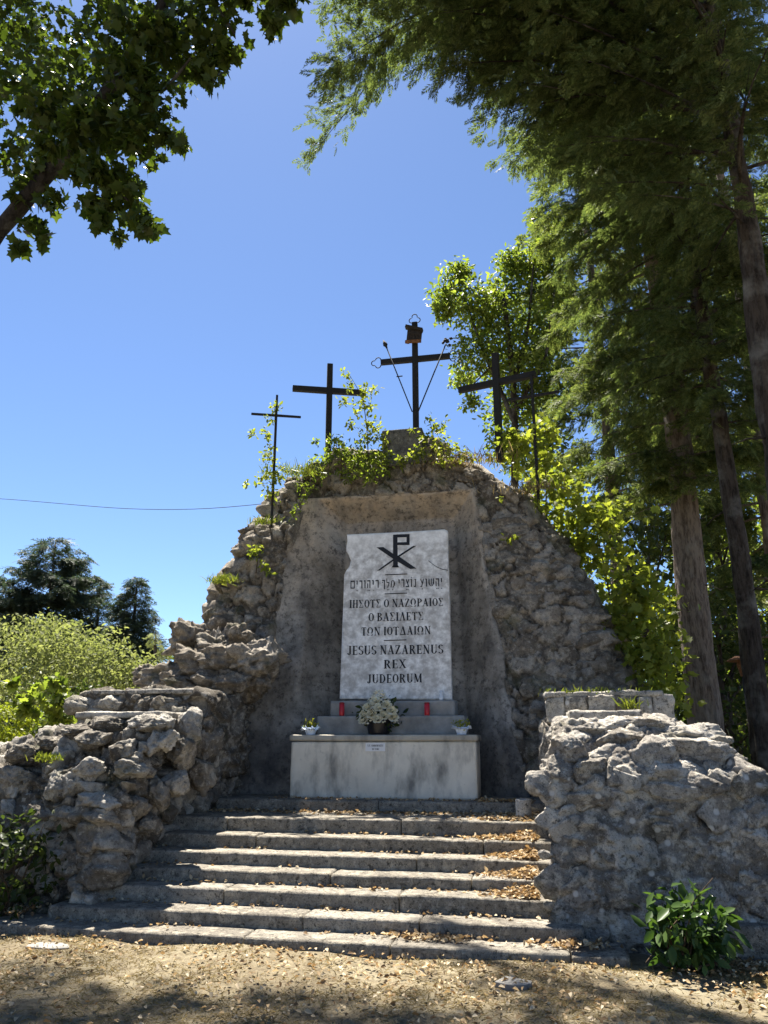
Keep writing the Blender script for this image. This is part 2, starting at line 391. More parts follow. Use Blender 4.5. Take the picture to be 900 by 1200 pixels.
def altar_mat(name, light):
    m, t, b = new_mat(name); co = coords(t)
    n1 = noise(t, co, 1.7, 8, .6); n2 = noise(t, co, 14, 7, .65); n3 = noise(t, coords(t, (2.2, 1, .9)), 2.0, 6, .6); n4 = noise(t, co, 130, 3, .6)
    col = ramp(t, n1, [(.3, tuple(.72 * x for x in light)), (.6, light), (.8, tuple(min(1, 1.15 * x) for x in light))])
    sep = nd(t, 'SeparateXYZ'); t.links.new(co, sep.inputs[0])
    dn = nd(t, 'MapRange'); t.links.new(sep.outputs[2], dn.inputs[0]); dn.inputs[1].default_value = 1.45; dn.inputs[2].default_value = .85
    st = mix(t, 1.0, dn.outputs[0], ramp(t, n3, [(.48, W01(0)), (.70, W01(.75))]), 'MULTIPLY')
    col = mix(t, st, col, (.10, .095, .088))
    col = mix(t, ramp(t, n2, [(.6, W01(0)), (.75, W01(.5))]), col, (.2, .19, .17))
    t.links.new(col, b.inputs['Base Color']); b.inputs['Roughness'].default_value = .85; b.inputs['Specular IOR Level'].default_value = .25
    bump(t, b, mix(t, .5, n2, n4), .3, .01)
    return m
M['altar'] = altar_mat('altar_cement', (.70, .645, .53)); M['altar_cap'] = altar_mat('altar_slab', (.40, .365, .295))
def ground_mat():
    m, t, b = new_mat('dry_lawn_ground'); co = coords(t)
    n1 = noise(t, co, .9, 8, .65); n2 = noise(t, co, 12, 8, .7); n3 = noise(t, co, 70, 5, .75)
    col = ramp(t, n1, [(.3, (.14, .113, .074)), (.55, (.205, .176, .118)), (.75, (.28, .25, .175))])
    col = mix(t, ramp(t, n2, [(.38, W01(.7)), (.55, W01(0))]), col, (.075, .055, .034))
    col = mix(t, ramp(t, n3, [(.5, W01(0)), (.68, W01(.6))]), col, (.36, .29, .17))
    far = noise(t, co, .05, 3, .5)
    t.links.new(col, b.inputs['Base Color']); b.inputs['Roughness'].default_value = 1; b.inputs['Specular IOR Level'].default_value = .1
    bump(t, b, mix(t, .5, n2, n3), 1.0, .03)
    return m
M['ground'] = ground_mat()
M['road'] = flat_mat('pale_road', (.22, .215, .205), .9, 0, .2, 6, .2, .2)
M['paver'] = flat_mat('pale_flagstone', (.21, .20, .18), .9, 0, .2, 10, .3, .2)

# ------------------------------------------------------------------ the ground
def make_ground():
    xs = np.concatenate([-np.geomspace(600, 8, 26), np.linspace(-7.6, 5.6, 130), np.geomspace(6, 600, 26)])
    ys = np.concatenate([-np.geomspace(300, 1, 12), np.linspace(0, 14, 140), np.geomspace(14.5, 900, 30)])
    X, Y = np.meshgrid(xs, ys); V = np.stack([X.ravel(), Y.ravel(), np.zeros(X.size)], 1)
    near = (np.abs(V[:, 0]) < 8) & (V[:, 1] < 16)
    V[:, 2] = np.where(near, -.02 + .022 * fbm(V * np.array([1.5, 1.5, 1]), 4, 3), -.03)
    o = build('ground', V, gridq(len(ys), len(xs)), M['ground']); o['kind'] = 'structure'
    r = W(890, 905, 34)
    V = np.array([[-60, 29.5, .01], [120, 29.5, .01], [120, 40, .01], [-60, 40, .01]]); o = build('road', V, np.array([[0, 1, 2, 3]]), M['road']); o['kind'] = 'structure'
make_ground()

# ------------------------------------------------------------------ stone stairs
STEP_Y0, STEP_T = 6.65, .32
TOPS = [1103, 1074, 1046, 1023.5, 1002, 980.5, 959.5]
LEFT = [-60, 55, 116, 140, 160, 178, 204]; RIGHT = [738, 684, 640, 640, 640, 640, 640]
JOINTS = [[-30, 285, 457, 668], [355, 491], [262, 467, 650], [387, 552], [488], [300, 566], [266, 470]]
stairs = thing('stone_stairs', 'broad flight of worn grey stone steps strewn with fallen leaves before the altar', 'stairs', (-1.9, 6.65, 0))
STEP = []
def make_block(mb, x0, x1, y0, y1, z0, z1, seed, res=.028, amp=.006):
    V, Q, _ = boxgrid(x0, x1, y0, y1, z0, z1, res, .016); N = normals(V, Q)
    V = V + N * (amp * .6 * fbm(V * 9, 4, seed) + amp * .8 * np.minimum(0, ridged(V * 5, 3, seed + 3)))[:, None]
    V[:, 2] += .007 * vnoise(V * np.array([1.1, .01, .01]) + seed * 3.7, seed)
    V[:, 1] += .010 * vnoise(V * np.array([.9, .01, .01]) + seed * 1.7, seed + 1)
    mb.add(V, Q, np.full(len(V), random.random()))
for k in range(7):
    Y = STEP_Y0 + k * STEP_T; z = W(375, TOPS[k], Y)[2]; zp = STEP[-1][1] if STEP else -.06
    xl, xr = W(LEFT[k], TOPS[k], Y)[0], W(RIGHT[k], TOPS[k], Y)[0]
    if k >= 2: xr += .15; xl -= .25
    STEP.append((Y, z, xl, xr)); mb = MB()
    ed = [xl] + [W(j, TOPS[k], Y)[0] for j in JOINTS[k]] + [xr]
    ed = [ed[0]] + [e for e in ed[1:-1] if xl + .2 < e < xr - .15] + [ed[-1]]
    dep = .46 if k < 6 else .9
    for a, b in zip(ed[:-1], ed[1:]):
        make_block(mb, a + .003, b - .003, Y, Y + dep, zp - .05, z + random.uniform(-.004, .004), 11 * k + int(a * 7) % 17)
    mb.build('step', M['step'], stairs)
Zp = STEP[6][1]; CURB_Y = 9.4; Zc = W(375, 937, CURB_Y)[2]
mb = MB(); xl = W(253, 937, CURB_Y)[0]; make_block(mb, xl, -1.95, CURB_Y, 10.6, Zp - .06, Zc, 91); make_block(mb, -1.944, .2, CURB_Y, 10.6, Zp - .06, Zc - .003, 92)
mb.build('platform', M['step'], stairs)

# ------------------------------------------------------------------ memorial wall
Y0, Z0, LEAN = 10.3, Zc, .22
def rp(x, y): return RP(x, y, Y0, Z0, LEAN)
OL = [(190, 935), (198, 860), (205, 800), (228, 770), (232, 738), (240, 722), (250, 690), (258, 674), (276, 664), (280, 622), (302, 606), (306, 590), (330, 565), (352, 549), (380, 541), (420, 532), (455, 528)]
OR = [(790, 935), (775, 870), (752, 806), (735, 762), (718, 722), (700, 692), (690, 678), (672, 640), (662, 622), (645, 606), (625, 578), (600, 564), (585, 553), (560, 540), (520, 531)]
pl = np.array([rp(*p) for p in OL]); pr = np.array([rp(*p) for p in OR])
def xl_at(z): return np.interp(z, pl[:, 2], pl[:, 0])
def xr_at(z): return np.interp(z, pr[:, 2], pr[:, 0])
PANL = np.array([rp(*p) for p in [(262, 936), (270, 862), (308, 800), (322, 740), (335, 670), (352, 612), (366, 582)]])
PANR = np.array([rp(*p) for p in [(616, 936), (603, 862), (592, 800), (583, 740), (572, 670), (562, 612), (556, 576)]])
ZT = .5 * (PANL[-1, 2] + PANR[-1, 2])
def panl(z): return np.interp(z, PANL[:, 2], PANL[:, 0])
def panr(z): return np.interp(z, PANR[:, 2], PANR[:, 0])
def rubble_relief(P, cell, seed, stretch=1.5, joint=.22):
    """stones set in mortar: returns height 0..1 and a tone for every stone"""
    q = P + .10 * np.stack([fbm(P * 3, 3, seed + k) for k in (0, 7, 14)], 1)
    q = q / (np.array([stretch, stretch, 1.0]) * cell)
    F1, F2, hid, off = worley(q, seed)
    e = sstep(.03, joint, F2 - F1)
    tilt = (np.stack([np.sin(hid * 91), np.cos(hid * 57), np.sin(hid * 33 + 1)], 1) * off).sum(1)
    return e * (.35 + .65 * hid + .45 * tilt), np.clip(.15 + .8 * hid, 0, 1) * e + .06 * (1 - e)
def make_memorial():
    root = thing('memorial_wall', 'tall ruined rubble wall with a plastered panel holding the marble tablet', 'memorial', (-1.9, Y0, 0))
    zt = max(pl[-1, 2], pr[-1, 2]) + .12
    zs = np.unique(np.concatenate([np.linspace(-.1, zt, 190), pl[:, 2], pr[:, 2]]))
    rows = []
    nf, ns, nb = 230, 26, 50
    for z in zs:
        a, b = xl_at(z), xr_at(z); yf = Y0 + (max(z, .3) - Z0) * LEAN; D = np.interp(z, [0, 3, 5, 6.3], [4.2, 3.4, 2.4, 1.6])
        c = min(.3, (b - a) * .2)
        pts = [(a + c, yf, nf), (b - c, yf, 8), (b, yf + .38, ns), (b - .35, yf + D, nb), (a + .35, yf + D, ns), (a, yf + .38, 8)]
        ring = []
        for i, (x, y, n) in enumerate(pts):
            x2, y2, _ = pts[(i + 1) % 6]; t = np.arange(n) / n
            ring.append(np.stack([x + (x2 - x) * t, y + (y2 - y) * t, np.full(n, z)], 1))
        rows.append(np.concatenate(ring))
    top = rows[-1]; cen = top.mean(0)
    for s in (.85, .65, .4, .15, .02):
        r = cen + (top - cen) * s; r[:, 2] = zt + .05 * (1 - s); rows.append(r)
    V = np.concatenate(rows); Q = gridq(len(rows), len(top), True); N = normals(V, Q)
    h, tone = rubble_relief(V, .24, 21, 1.3, .10)
    x, z = V[:, 0], V[:, 2]
    left = sstep(-2.2, -3.2, x)
    craggy = fbm(V * 1.7, 5, 5) * .16 + ridged(V * 3.0, 4, 8) * .09
    d = (1 - left) * (h * .09 - .03 + .05 * fbm(V * 1.3, 4, 4) + .02 * fbm(V * 9, 3, 6)) + left * (craggy + .09 * h - .04)
    inpan = sstep(-.02, .14, x - panl(z)) * sstep(.0, .10, panr(z) - x) * sstep(-.02, -.12, z - ZT)
    front = (V[:, 1] < Y0 + (z - Z0) * LEAN + .2)
    d = np.where(front, d * (1 - inpan) - .42 * inpan, d)
    d = d + np.where(left < .5, .012 * ridged(V * 7, 3, 12) - .008 * np.abs(vnoise(V * 30, 2)), 0)
    V = V + N * d[:, None]
    mb = MB(); mb.add(V, Q, tone)
    g = np.random.default_rng(3)
    # big broken stones along the outline, on the crest and on the left ledge
    def put(px, py, off, size, tone, sub=4, rough=.10):
        c = rp(px, py) + np.array([0, off, 0]); R, F = rock(c, size, int(g.integers(1e6)), sub, rough); mb.add(R, F, tone)
    for (px, py, s) in [(236, 738, .26), (246, 715, .2), (262, 684, .24), (285, 640, .22), (292, 620, .2), (322, 580, .22), (345, 562, .2), (372, 550, .2), (405, 545, .19), (438, 543, .18), (505, 543, .2), (540, 548, .2), (575, 560, .22), (604, 572, .2), (628, 592, .2), (650, 618, .22), (672, 650, .22), (690, 690, .22), (712, 725, .22), (728, 758, .22), (742, 790, .2)]:
        k_ = .55 if px > 560 else (.7 if px > 390 else .95)
        put(px - (4 if px > 560 else 0), py + 4, .25, (s * 1.25 * k_, s * k_, s * .85 * k_), g.uniform(.1, .7))
    for i in range(90):                                   # stones showing in the right flank
        z = g.uniform(.9, 4.9); x0, x1 = panr(z) + .12, xr_at(z) - .2
        if x1 < x0: continue
        x = g.uniform(x0, x1); s = g.uniform(.05, .19)
        R, F = rock((x, Y0 + (z - Z0) * LEAN + .03, z), (s * 1.35, s * .55, s * .85), 300 + i, 4, .10, yaw=g.normal() * .25); mb.add(R, F, g.uniform(.1, .85))
    for i in range(60):                                   # rough lumps in the left flank
        z = g.uniform(1.4, 4.8); x0, x1 = xl_at(z) + .1, panl(z) - .1
        if x1 < x0: continue
        x = g.uniform(x0, x1); s = g.uniform(.08, .24)
        R, F = rock((x, Y0 + (z - Z0) * LEAN + .05, z), (s * 1.2, s * .8, s * .8), 500 + i, 4, .16); mb.add(R, F, g.uniform(0, .6))
    for i in range(26):                                   # course of stones over the panel
        px = 372 + i * 7.6; s = g.uniform(.10, .19); put(px + g.normal() * 3, 556 + g.normal() * 5 - abs(px - 460) * -.03, .06, (s * 1.3, s * .8, s * .75), g.uniform(0, .5))
    mb.build('rubble_masonry', M['rubble'], root)
    # plaster panel with its splayed recess
    nz, nx = 240, 190
    zz = np.linspace(Zc - .03, ZT, nz); tt = np.linspace(0, 1, nx)
    e0 = np.array([rp(338, 936)[0], rp(374, 584)[0]]); e1 = np.array([rp(606, 936)[0], rp(552, 577)[0]])
    i0 = np.array([rp(390, 936)[0], rp(398, 606)[0]]); i1 = np.array([rp(550, 936)[0], rp(527, 600)[0]])
    zr = [Zc, ZT]
    Pz = np.repeat(zz, nx); T = np.tile(tt, nz)
    wob = .09 * fbm(np.stack([np.zeros(nz), np.ones(nz), zz * 2.2], 1), 3, 31); wob2 = .035 * fbm(np.stack([np.zeros(nz), np.ones(nz) * 5, zz * 2.2], 1), 3, 33)
    lo = np.repeat(panl(zz) + wob - .08, nx); hi = np.repeat(panr(zz) + wob2 + .03, nx)
    X = lo + (hi - lo) * T
    f = lambda a: a[0] + (a[1] - a[0]) * (Pz - Zc) / (ZT - Zc)
    zi = rp(460, 603)[2]
    dl = np.clip((X - f(e0)) / (f(i0) - f(e0)), 0, 1); dr = np.clip((f(e1) - X) / (f(e1) - f(i1)), 0, 1); dt = np.clip((ZT - .03 - Pz) / (ZT - .03 - zi), 0, 1)
    dep = np.minimum(np.minimum(dl, dr), dt) * .42
    edge = np.minimum(np.minimum(X - lo, hi - X + .07), ZT + .10 - Pz)
    P = np.stack([X, Y0 + (Pz - Z0) * LEAN - .04 + dep + .13 * sstep(.11, .0, edge + .05 * fbm(np.stack([X, X * 0, Pz], 1) * 4, 3, 8)), Pz], 1)
    P[:, 1] += .012 * fbm(P * 1.6, 3, 41) + .004 * fbm(P * 11, 4, 42, .6)
    P[nx * (nz - 1):, 1] += 0
    Gd = P.reshape(nz, nx, 3)
    back = Gd.copy(); L0 = Gd[:, :1] + np.array([-.05, .5, 0]); R0 = Gd[:, -1:] + np.array([.05, .5, 0])
    Gd = np.concatenate([L0, Gd, R0], 1); T0 = Gd[-1:] + np.array([0, .5, .04]); Gd = np.concatenate([Gd, T0], 0)
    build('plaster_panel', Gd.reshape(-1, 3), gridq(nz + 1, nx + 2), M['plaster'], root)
    # inscribed block under the middle cross
    mb = MB(); c = rp(471, 533); pb = W(448, 530, 11.25); pt = W(495, 502, 11.25)
    make_block(mb, pb[0], pt[0], 11.2, 11.75, pb[2] - .25, pt[2], 77, .03, .006)
    mb.build('plinth', M['plinth'], root)
    return root
memorial = make_memorial()

# ------------------------------------------------------------------ lettering, as strokes with thick stems and thin hairlines
TK, TN = .19, .065
def gl_v(x, y0=0, y1=1, w=TK): return [[(x - w / 2, y0), (x + w / 2, y0), (x + w / 2, y1), (x - w / 2, y1)]]
def gl_h(x0, x1, y, w=TN): return [[(x0, y - w / 2), (x1, y - w / 2), (x1, y + w / 2), (x0, y + w / 2)]]
def gl_d(x0, y0, x1, y1, w): return [[(x0 - w / 2, y0), (x0 + w / 2, y0), (x1 + w / 2, y1), (x1 - w / 2, y1)]]
def gl_s(x, y, w=.3): return gl_h(x - w / 2, x + w / 2, y + (TN / 2 if y < .5 else -TN / 2))
def gl_a(cx, cy, rx, ry, a0, a1, n=14, tk=TK, tn=TN):
    out = []; a = np.linspace(math.radians(a0), math.radians(a1), n + 1)
    def pt(t, k):
        w = tn + (tk - tn) * abs(math.cos(t)) ** 1.5
        return (cx + (rx + k * w / 2) * math.cos(t), cy + (ry + k * (tn + (w - tn) * .3) / 2) * math.sin(t))
    for t0, t1 in zip(a[:-1], a[1:]): out.append([pt(t0, -1), pt(t0, 1), pt(t1, 1), pt(t1, -1)])
    return out
def I_(x): return gl_v(x) + gl_s(x, 0) + gl_s(x, 1)
GLY = {
 'I': (.40, I_(.2)), 'H': (.80, I_(.18) + I_(.62) + gl_h(.18, .62, .5)),
 'E': (.66, I_(.18) + gl_h(.18, .58, .035) + gl_h(.18, .56, .965) + gl_h(.18, .46, .5) + gl_v(.56, 0, .22, TN) + gl_v(.54, .8, 1, TN) + gl_v(.46, .4, .6, TN)),
 'T': (.70, gl_v(.35) + gl_s(.35, 0) + gl_h(.05, .65, .965) + gl_v(.08, .76, 1, TN) + gl_v(.62, .76, 1, TN)),
 'Y': (.74, gl_v(.37, 0, .7) + gl_s(.37, 0) + gl_a(.20, .72, .17, .25, 0, 150) + gl_a(.54, .72, .17, .25, 30, 180)),
 'N': (.82, gl_v(.16, 0, 1, TN) + gl_v(.66, 0, 1, TN) + gl_d(.66, 0, .16, 1, TK) + gl_s(.16, 0, .26) + gl_s(.16, 1, .26) + gl_s(.66, 1, .26)),
 'A': (.80, gl_d(.12, 0, .40, 1, TN) + gl_d(.64, 0, .38, 1, TK) + gl_h(.2, .58, .34) + gl_s(.12, 0, .26) + gl_s(.64, 0, .3)),
 'L': (.80, gl_d(.12, 0, .40, 1, TN) + gl_d(.64, 0, .38, 1, TK) + gl_s(.12, 0, .26) + gl_s(.64, 0, .3)),     # lambda
 'D': (.78, I_(.18) + gl_a(.24, .5, .40, .465, -90, 90)), 'd': (.86, gl_d(.12, 0, .42, 1, TN) + gl_d(.70, 0, .42, 1, TK) + gl_h(.06, .80, .04, .09)),
 'Z': (.70, gl_h(.08, .6, .965) + gl_h(.06, .62, .035) + gl_d(.12, .03, .54, .97, TK) + gl_v(.10, .78, 1, TN) + gl_v(.60, 0, .24, TN)),
 'O': (.74, gl_a(.37, .5, .26, .46, 0, 360, 26)), 'W': (.84, gl_a(.40, .58, .28, .38, -58, 238, 24) + gl_h(.06, .32, .04, .07) + gl_h(.48, .74, .04, .07) + gl_v(.07, 0, .2, TN) + gl_v(.73, 0, .2, TN)),
 'P': (.70, I_(.18) + gl_a(.24, .73, .34, .24, -90, 90)), 'B': (.72, I_(.18) + gl_a(.24, .76, .28, .21, -90, 90) + gl_a(.24, .28, .33, .25, -90, 90)),
 'R': (.78, I_(.18) + gl_a(.24, .74, .30, .23, -90, 90) + gl_d(.64, 0, .38, .5, TK) + gl_s(.66, 0, .2)),
 'S': (.60, gl_a(.29, .745, .19, .22, 20, 270, 16) + gl_a(.29, .255, .21, .22, -160, 90, 16)),
 's': (.72, gl_h(.08, .62, .035) + gl_h(.08, .60, .965) + gl_d(.36, .5, .10, .97, TK) + gl_d(.10, .03, .36, .5, TN) + gl_v(.60, 0, .24, TN) + gl_v(.58, .78, 1, TN)),  # sigma
 'U': (.80, gl_v(.18, .3, 1) + gl_v(.62, .3, 1, TN) + gl_a(.40, .3, .22, .27, 180, 360) + gl_s(.18, 1) + gl_s(.62, 1, .24)),
 'J': (.52, gl_v(.32, .2, 1) + gl_a(.20, .2, .12, .18, 180, 360) + gl_s(.32, 1)),
 'X': (.76, gl_d(.62, 0, .14, 1, TK) + gl_d(.12, 0, .60, 1, TN) + gl_s(.62, 0, .26) + gl_s(.12, 0, .24) + gl_s(.14, 1, .26) + gl_s(.60, 1, .24)),
 'M': (.98, gl_v(.14, 0, 1, TN) + gl_v(.80, 0, 1) + gl_d(.46, .05, .16, 1, TK) + gl_d(.46, .05, .78, 1, TN) + gl_s(.14, 0, .24) + gl_s(.80, 0) + gl_s(.12, 1, .2) + gl_s(.82, 1, .24)),
 ' ': (.26, []), '.': (.24, gl_v(.1, 0, .16, .16)),
 'F': (.62, I_(.18) + gl_h(.18, .56, .965) + gl_h(.18, .46, .5)),
}
# square script, drawn left to right as it is read on the stone; a dot row below stands for the vowel points
def dots(*xs): return [q for x in xs for q in gl_v(x, -.34, -.22, .11)]
HEB = [
 (.74, gl_v(.10, 0, 1, .12) + gl_v(.58, 0, 1, .12) + gl_h(.04, .64, .93, .16) + gl_h(.04, .64, .06, .12)),       # final mem
 (.30, gl_v(.14, .5, 1, .14) + gl_h(.02, .2, .95, .12) + dots(.14)),                                              # yod
 (.56, gl_v(.42, 0, 1, .14) + gl_h(.06, .48, .93, .15)),                                                           # dalet
 (.36, gl_v(.20, 0, 1, .14) + gl_h(.04, .26, .94, .13)),                                                           # vav
 (.60, gl_v(.44, 0, 1, .13) + gl_h(.06, .5, .93, .15) + gl_v(.12, 0, .6, .12) + dots(.18, .38)),                  # he
 (.36, gl_v(.20, .42, 1, .14) + gl_h(.04, .26, .94, .13) + dots(.2)),
 (.56, gl_v(.44, 0, 1, .13) + gl_h(.06, .5, .93, .15)), (.2, []),
 (.5, gl_v(.36, -.2, 1, .13) + gl_h(.04, .42, .93, .14) + gl_v(.08, .6, .75, .1)),                                # final kaf
 (.52, gl_v(.10, .62, 1.18, .11) + gl_h(.06, .44, .64, .12) + gl_d(.22, 0, .42, .64, .12) + dots(.2, .38)),       # lamed
 (.62, gl_d(.06, 0, .20, .9, .12) + gl_a(.30, .48, .22, .44, -60, 130) + gl_h(.28, .46, .06, .11) + dots(.3)), (.24, []),  # mem
 (.30, gl_v(.14, .5, 1, .14) + gl_h(.02, .2, .95, .12)),
 (.52, gl_v(.40, 0, 1, .13) + gl_h(.04, .46, .93, .15)),
 (.58, gl_d(.44, .06, .10, 1, .13) + gl_d(.30, .5, .48, 1, .11) + gl_h(.04, .5, .06, .13) + dots(.16, .36)),      # tsadi
 (.32, gl_v(.16, 0, 1, .14) + gl_h(.02, .22, .94, .13) + gl_v(.16, 1.12, 1.24, .1)),
 (.44, gl_v(.30, 0, 1, .12) + gl_h(.06, .34, .06, .12) + gl_h(.16, .34, .94, .12)), (.26, []),                    # nun
 (.62, gl_d(.22, -.04, .50, 1, .12) + gl_d(.34, .36, .08, 1, .12) + gl_h(.06, .26, .02, .11) + dots(.34)),         # ayin
 (.36, gl_v(.18, 0, 1, .14) + gl_h(.04, .24, .94, .13)),
 (.82, gl_a(.38, .56, .30, .50, 180, 360) + gl_v(.08, .5, 1, .13) + gl_v(.38, .2, 1, .11) + gl_v(.68, .5, 1, .13)),  # shin
 (.62, gl_v(.48, 0, 1, .13) + gl_h(.06, .54, .93, .15) + gl_v(.12, 0, .6, .12) + dots(.2, .4)),
 (.30, gl_v(.14, .5, 1, .14) + gl_h(.02, .2, .95, .12) + dots(.14)),
]
def write(mb, glyphs, plane, L, Rr, h, track=.06):
    """glyphs along the line from pixel L to pixel Rr, h pixels tall, on a plane (pixel -> point)"""
    tot = sum(g[0] + track for g in glyphs) - track; x = 0
    bl, br = plane(*L), plane(*Rr); tl, tr = plane(L[0] + .006 * h * 2, L[1] - h), plane(Rr[0] - .006 * h * 2, Rr[1] - h)
    for w, polys in glyphs:
        for p in polys:
            q = []
            for (u, v) in p:
                s = (x + u) / tot; q.append((bl + (br - bl) * s) * (1 - v) + (tl + (tr - tl) * s) * v)
            mb.add(np.array(q), np.array([[0, 1, 2, 3]]))
        x += w + track

# ------------------------------------------------------------------ marble tablet
TAB_Y, TAB_Z = 10.3, 2.1
def tp(x, y, out=0.0):
    p = RP(x, y, TAB_Y - .02 - out, TAB_Z, LEAN); return p
def make_tablet():
    base = tp(463, 819); root = thing('marble_tablet', 'white marble tablet with a black christogram and inscriptions in three scripts', 'tablet', base)
    out = [(398, 819), (399.5, 780), (401, 740), (402.5, 700), (403, 682), (403.3, 674), (405.5, 669), (409.5, 664), (411.2, 657), (409, 651), (405.8, 646), (406, 640), (407.2, 634), (406.5, 626.5), (440, 625), (480, 623), (508, 621.2), (521, 620.4), (524.5, 622), (525.3, 660), (526.6, 700), (527.6, 740), (528.8, 790), (529.6, 820)]
    fr = np.array([tp(*p) for p in out]); bk = fr + np.array([0, .11, 0]); n = len(out)
    cen = np.array([tp(*(463 + (p[0] - 463) * .97, 720 + (p[1] - 720) * .985)) for p in out]) + np.array([0, -.012, 0])
    me_v = np.concatenate([cen, fr, bk]); i = np.arange(n); j = (i + 1) % n
    F4 = np.concatenate([np.stack([i, j, j + n, i + n], 1), np.stack([i + n, j + n, j + 2 * n, i + 2 * n], 1)])
    build('slab', me_v, [F4, np.arange(n)[None, ::-1]], M['marble'], root, smooth=False)
    pl_ = lambda x, y: tp(x, y, .012 + .004)
    k = lambda u, v: (380 + u / 5, 600 + v / 5)
    mb = MB()
    def poly(*pts): mb.add(np.array([pl_(*k(*p)) for p in pts]), np.arange(len(pts))[None])
    poly((403, 322), (431, 322), (429, 193), (429, 131), (403, 133))
    poly((394, 325), (440, 324), (432, 313), (402, 313))
    poly((429, 131), (500, 129), (500, 147), (429, 149)); poly((482, 147), (500, 147), (500, 193), (482, 178)); poly((429, 178), (482, 176), (500, 194), (429, 194))
    poly((305, 207), (346, 205), (403, 244), (403, 274)); poly((429, 254), (540, 331), (503, 334), (429, 290))
    poly((308, 344), (324, 343), (403, 288), (403, 276)); poly((429, 258), (520, 199), (541, 197), (429, 270))
    mb.build('christogram', M['ink'], root, False)
    for a, b in (((357, 368), (485, 363)), ((354, 480), (486, 475)), ((349, 753), (481, 749))):
        mb = MB(); mb.add(np.array([pl_(*k(a[0], a[1] + 2.6)), pl_(*k(b[0], b[1] + 2.6)), pl_(*k(b[0], b[1] - 2.6)), pl_(*k(a[0], a[1] - 2.6))]), np.array([[0, 1, 2, 3]]))
        mb.build('rule_line', M['ink'], root, False)
    mb = MB(); write(mb, HEB, pl_, k(152, 449), k(694, 434), 9.2, .10); mb.build('hebrew_inscription', M['ink'], root, False)
    mb = MB()
    for s, a, b, h in (('IHsOYs O NAZWPAIOs', (146, 563), (700, 550), 9.4), ('O BAsILEYs', (258, 641), (583, 633), 9.8), ('TWN IOYdAIWN', (216, 725), (625, 716), 9.8)):
        mb = MB(); write(mb, [GLY[c] for c in s], pl_, k(*a), k(*b), h); mb.build('greek_inscription', M['ink'], root, False)
    for s, a, b, h in (('JESUS NAZARENUS', (135, 838), (699, 829), 10.6), ('REX', (348, 918), (481, 914), 10.2), ('JUDEORUM', (251, 1004), (574, 998), 10.4)):
        mb = MB(); write(mb, [GLY[c] for c in s], pl_, k(*a), k(*b), h); mb.build('latin_inscription', M['ink'], root, False)
    mb = MB(); cr = [(502, 657), (507, 661), (512, 664.5), (518, 667), (525, 668.2)]       # crack below the right corner
    for a, b in zip(cr[:-1], cr[1:]): mb.add(np.array([pl_(a[0], a[1] + .35), pl_(b[0], b[1] + .35), pl_(b[0], b[1] - .35), pl_(a[0], a[1] - .35)]), np.array([[0, 1, 2, 3]]))
    mb.build('crack', M['oldwood'], root, False)
    return root
make_tablet()

# ------------------------------------------------------------------ altar
ALT_Y = 9.72
def make_altar():
    a0, a1 = W(339, 935, ALT_Y)[0], W(560, 935, ALT_Y)[0]; zc0 = W(450, 868.5, ALT_Y)[2]; zc1 = W(450, 861, ALT_Y)[2]
    root = thing('stone_altar', 'long grey cement altar block with two stepped ledges below the tablet', 'altar', ((a0 + a1) / 2, ALT_Y, Zc))
    mb = MB(); make_block(mb, a0, a1, ALT_Y, 10.28, Zc - .01, zc0 - .002, 101, .03, .004); mb.build('altar_block', M['altar'], root)
    mb = MB(); make_block(mb, a0 - .02, a1 + .02, ALT_Y - .03, 10.3, zc0, zc1, 102, .025, .004); mb.build('altar_slab', M['altar_cap'], root)
    z2 = W(450, 839, 10.0)[2]; z3 = W(450, 821, 10.16)[2]
    mb = MB(); make_block(mb, W(371, 850, 10)[0], W(545, 850, 10)[0], 10.0, 10.45, zc1 - .01, z2, 103, .03, .004); mb.build('ledge', M['ledge'], root)
    mb = MB(); make_block(mb, W(387, 830, 10.16)[0], W(533, 830, 10.16)[0], 10.16, 10.55, z2 - .005, z3, 104, .03, .004); mb.build('ledge', M['ledge'], root)
    # enamel plate
    pc = W(440, 875.5, ALT_Y); mb = MB(); w = .125; h = .05
    V, Q, _ = boxgrid(pc[0] - w, pc[0] + w, ALT_Y - .014, ALT_Y + .004, pc[2] - h, pc[2] + h, 10, .004); mb.add(V, Q)
    t = thing('name_plate', 'small white plate with two lines of black lettering on the altar front', 'plate', (pc[0], ALT_Y - .014, pc[2]))
    mb.build('plate', M['plate'], t, False)
    mb = MB(); pl_ = lambda x, y: W(x, y, ALT_Y - .018)
    write(mb, [GLY[c] for c in 'S.F. AMBERNETI'], pl_, (430.6, 874.8), (449.0, 874.9), 2.2); write(mb, [GLY[c] for c in 'DI TORI'], pl_, (436, 878.8), (444.2, 878.9), 2.0)
    mb.build('lettering', M['ink'], t, False)
    return zc1, z2, z3
ZA, ZL2, ZL3 = make_altar()

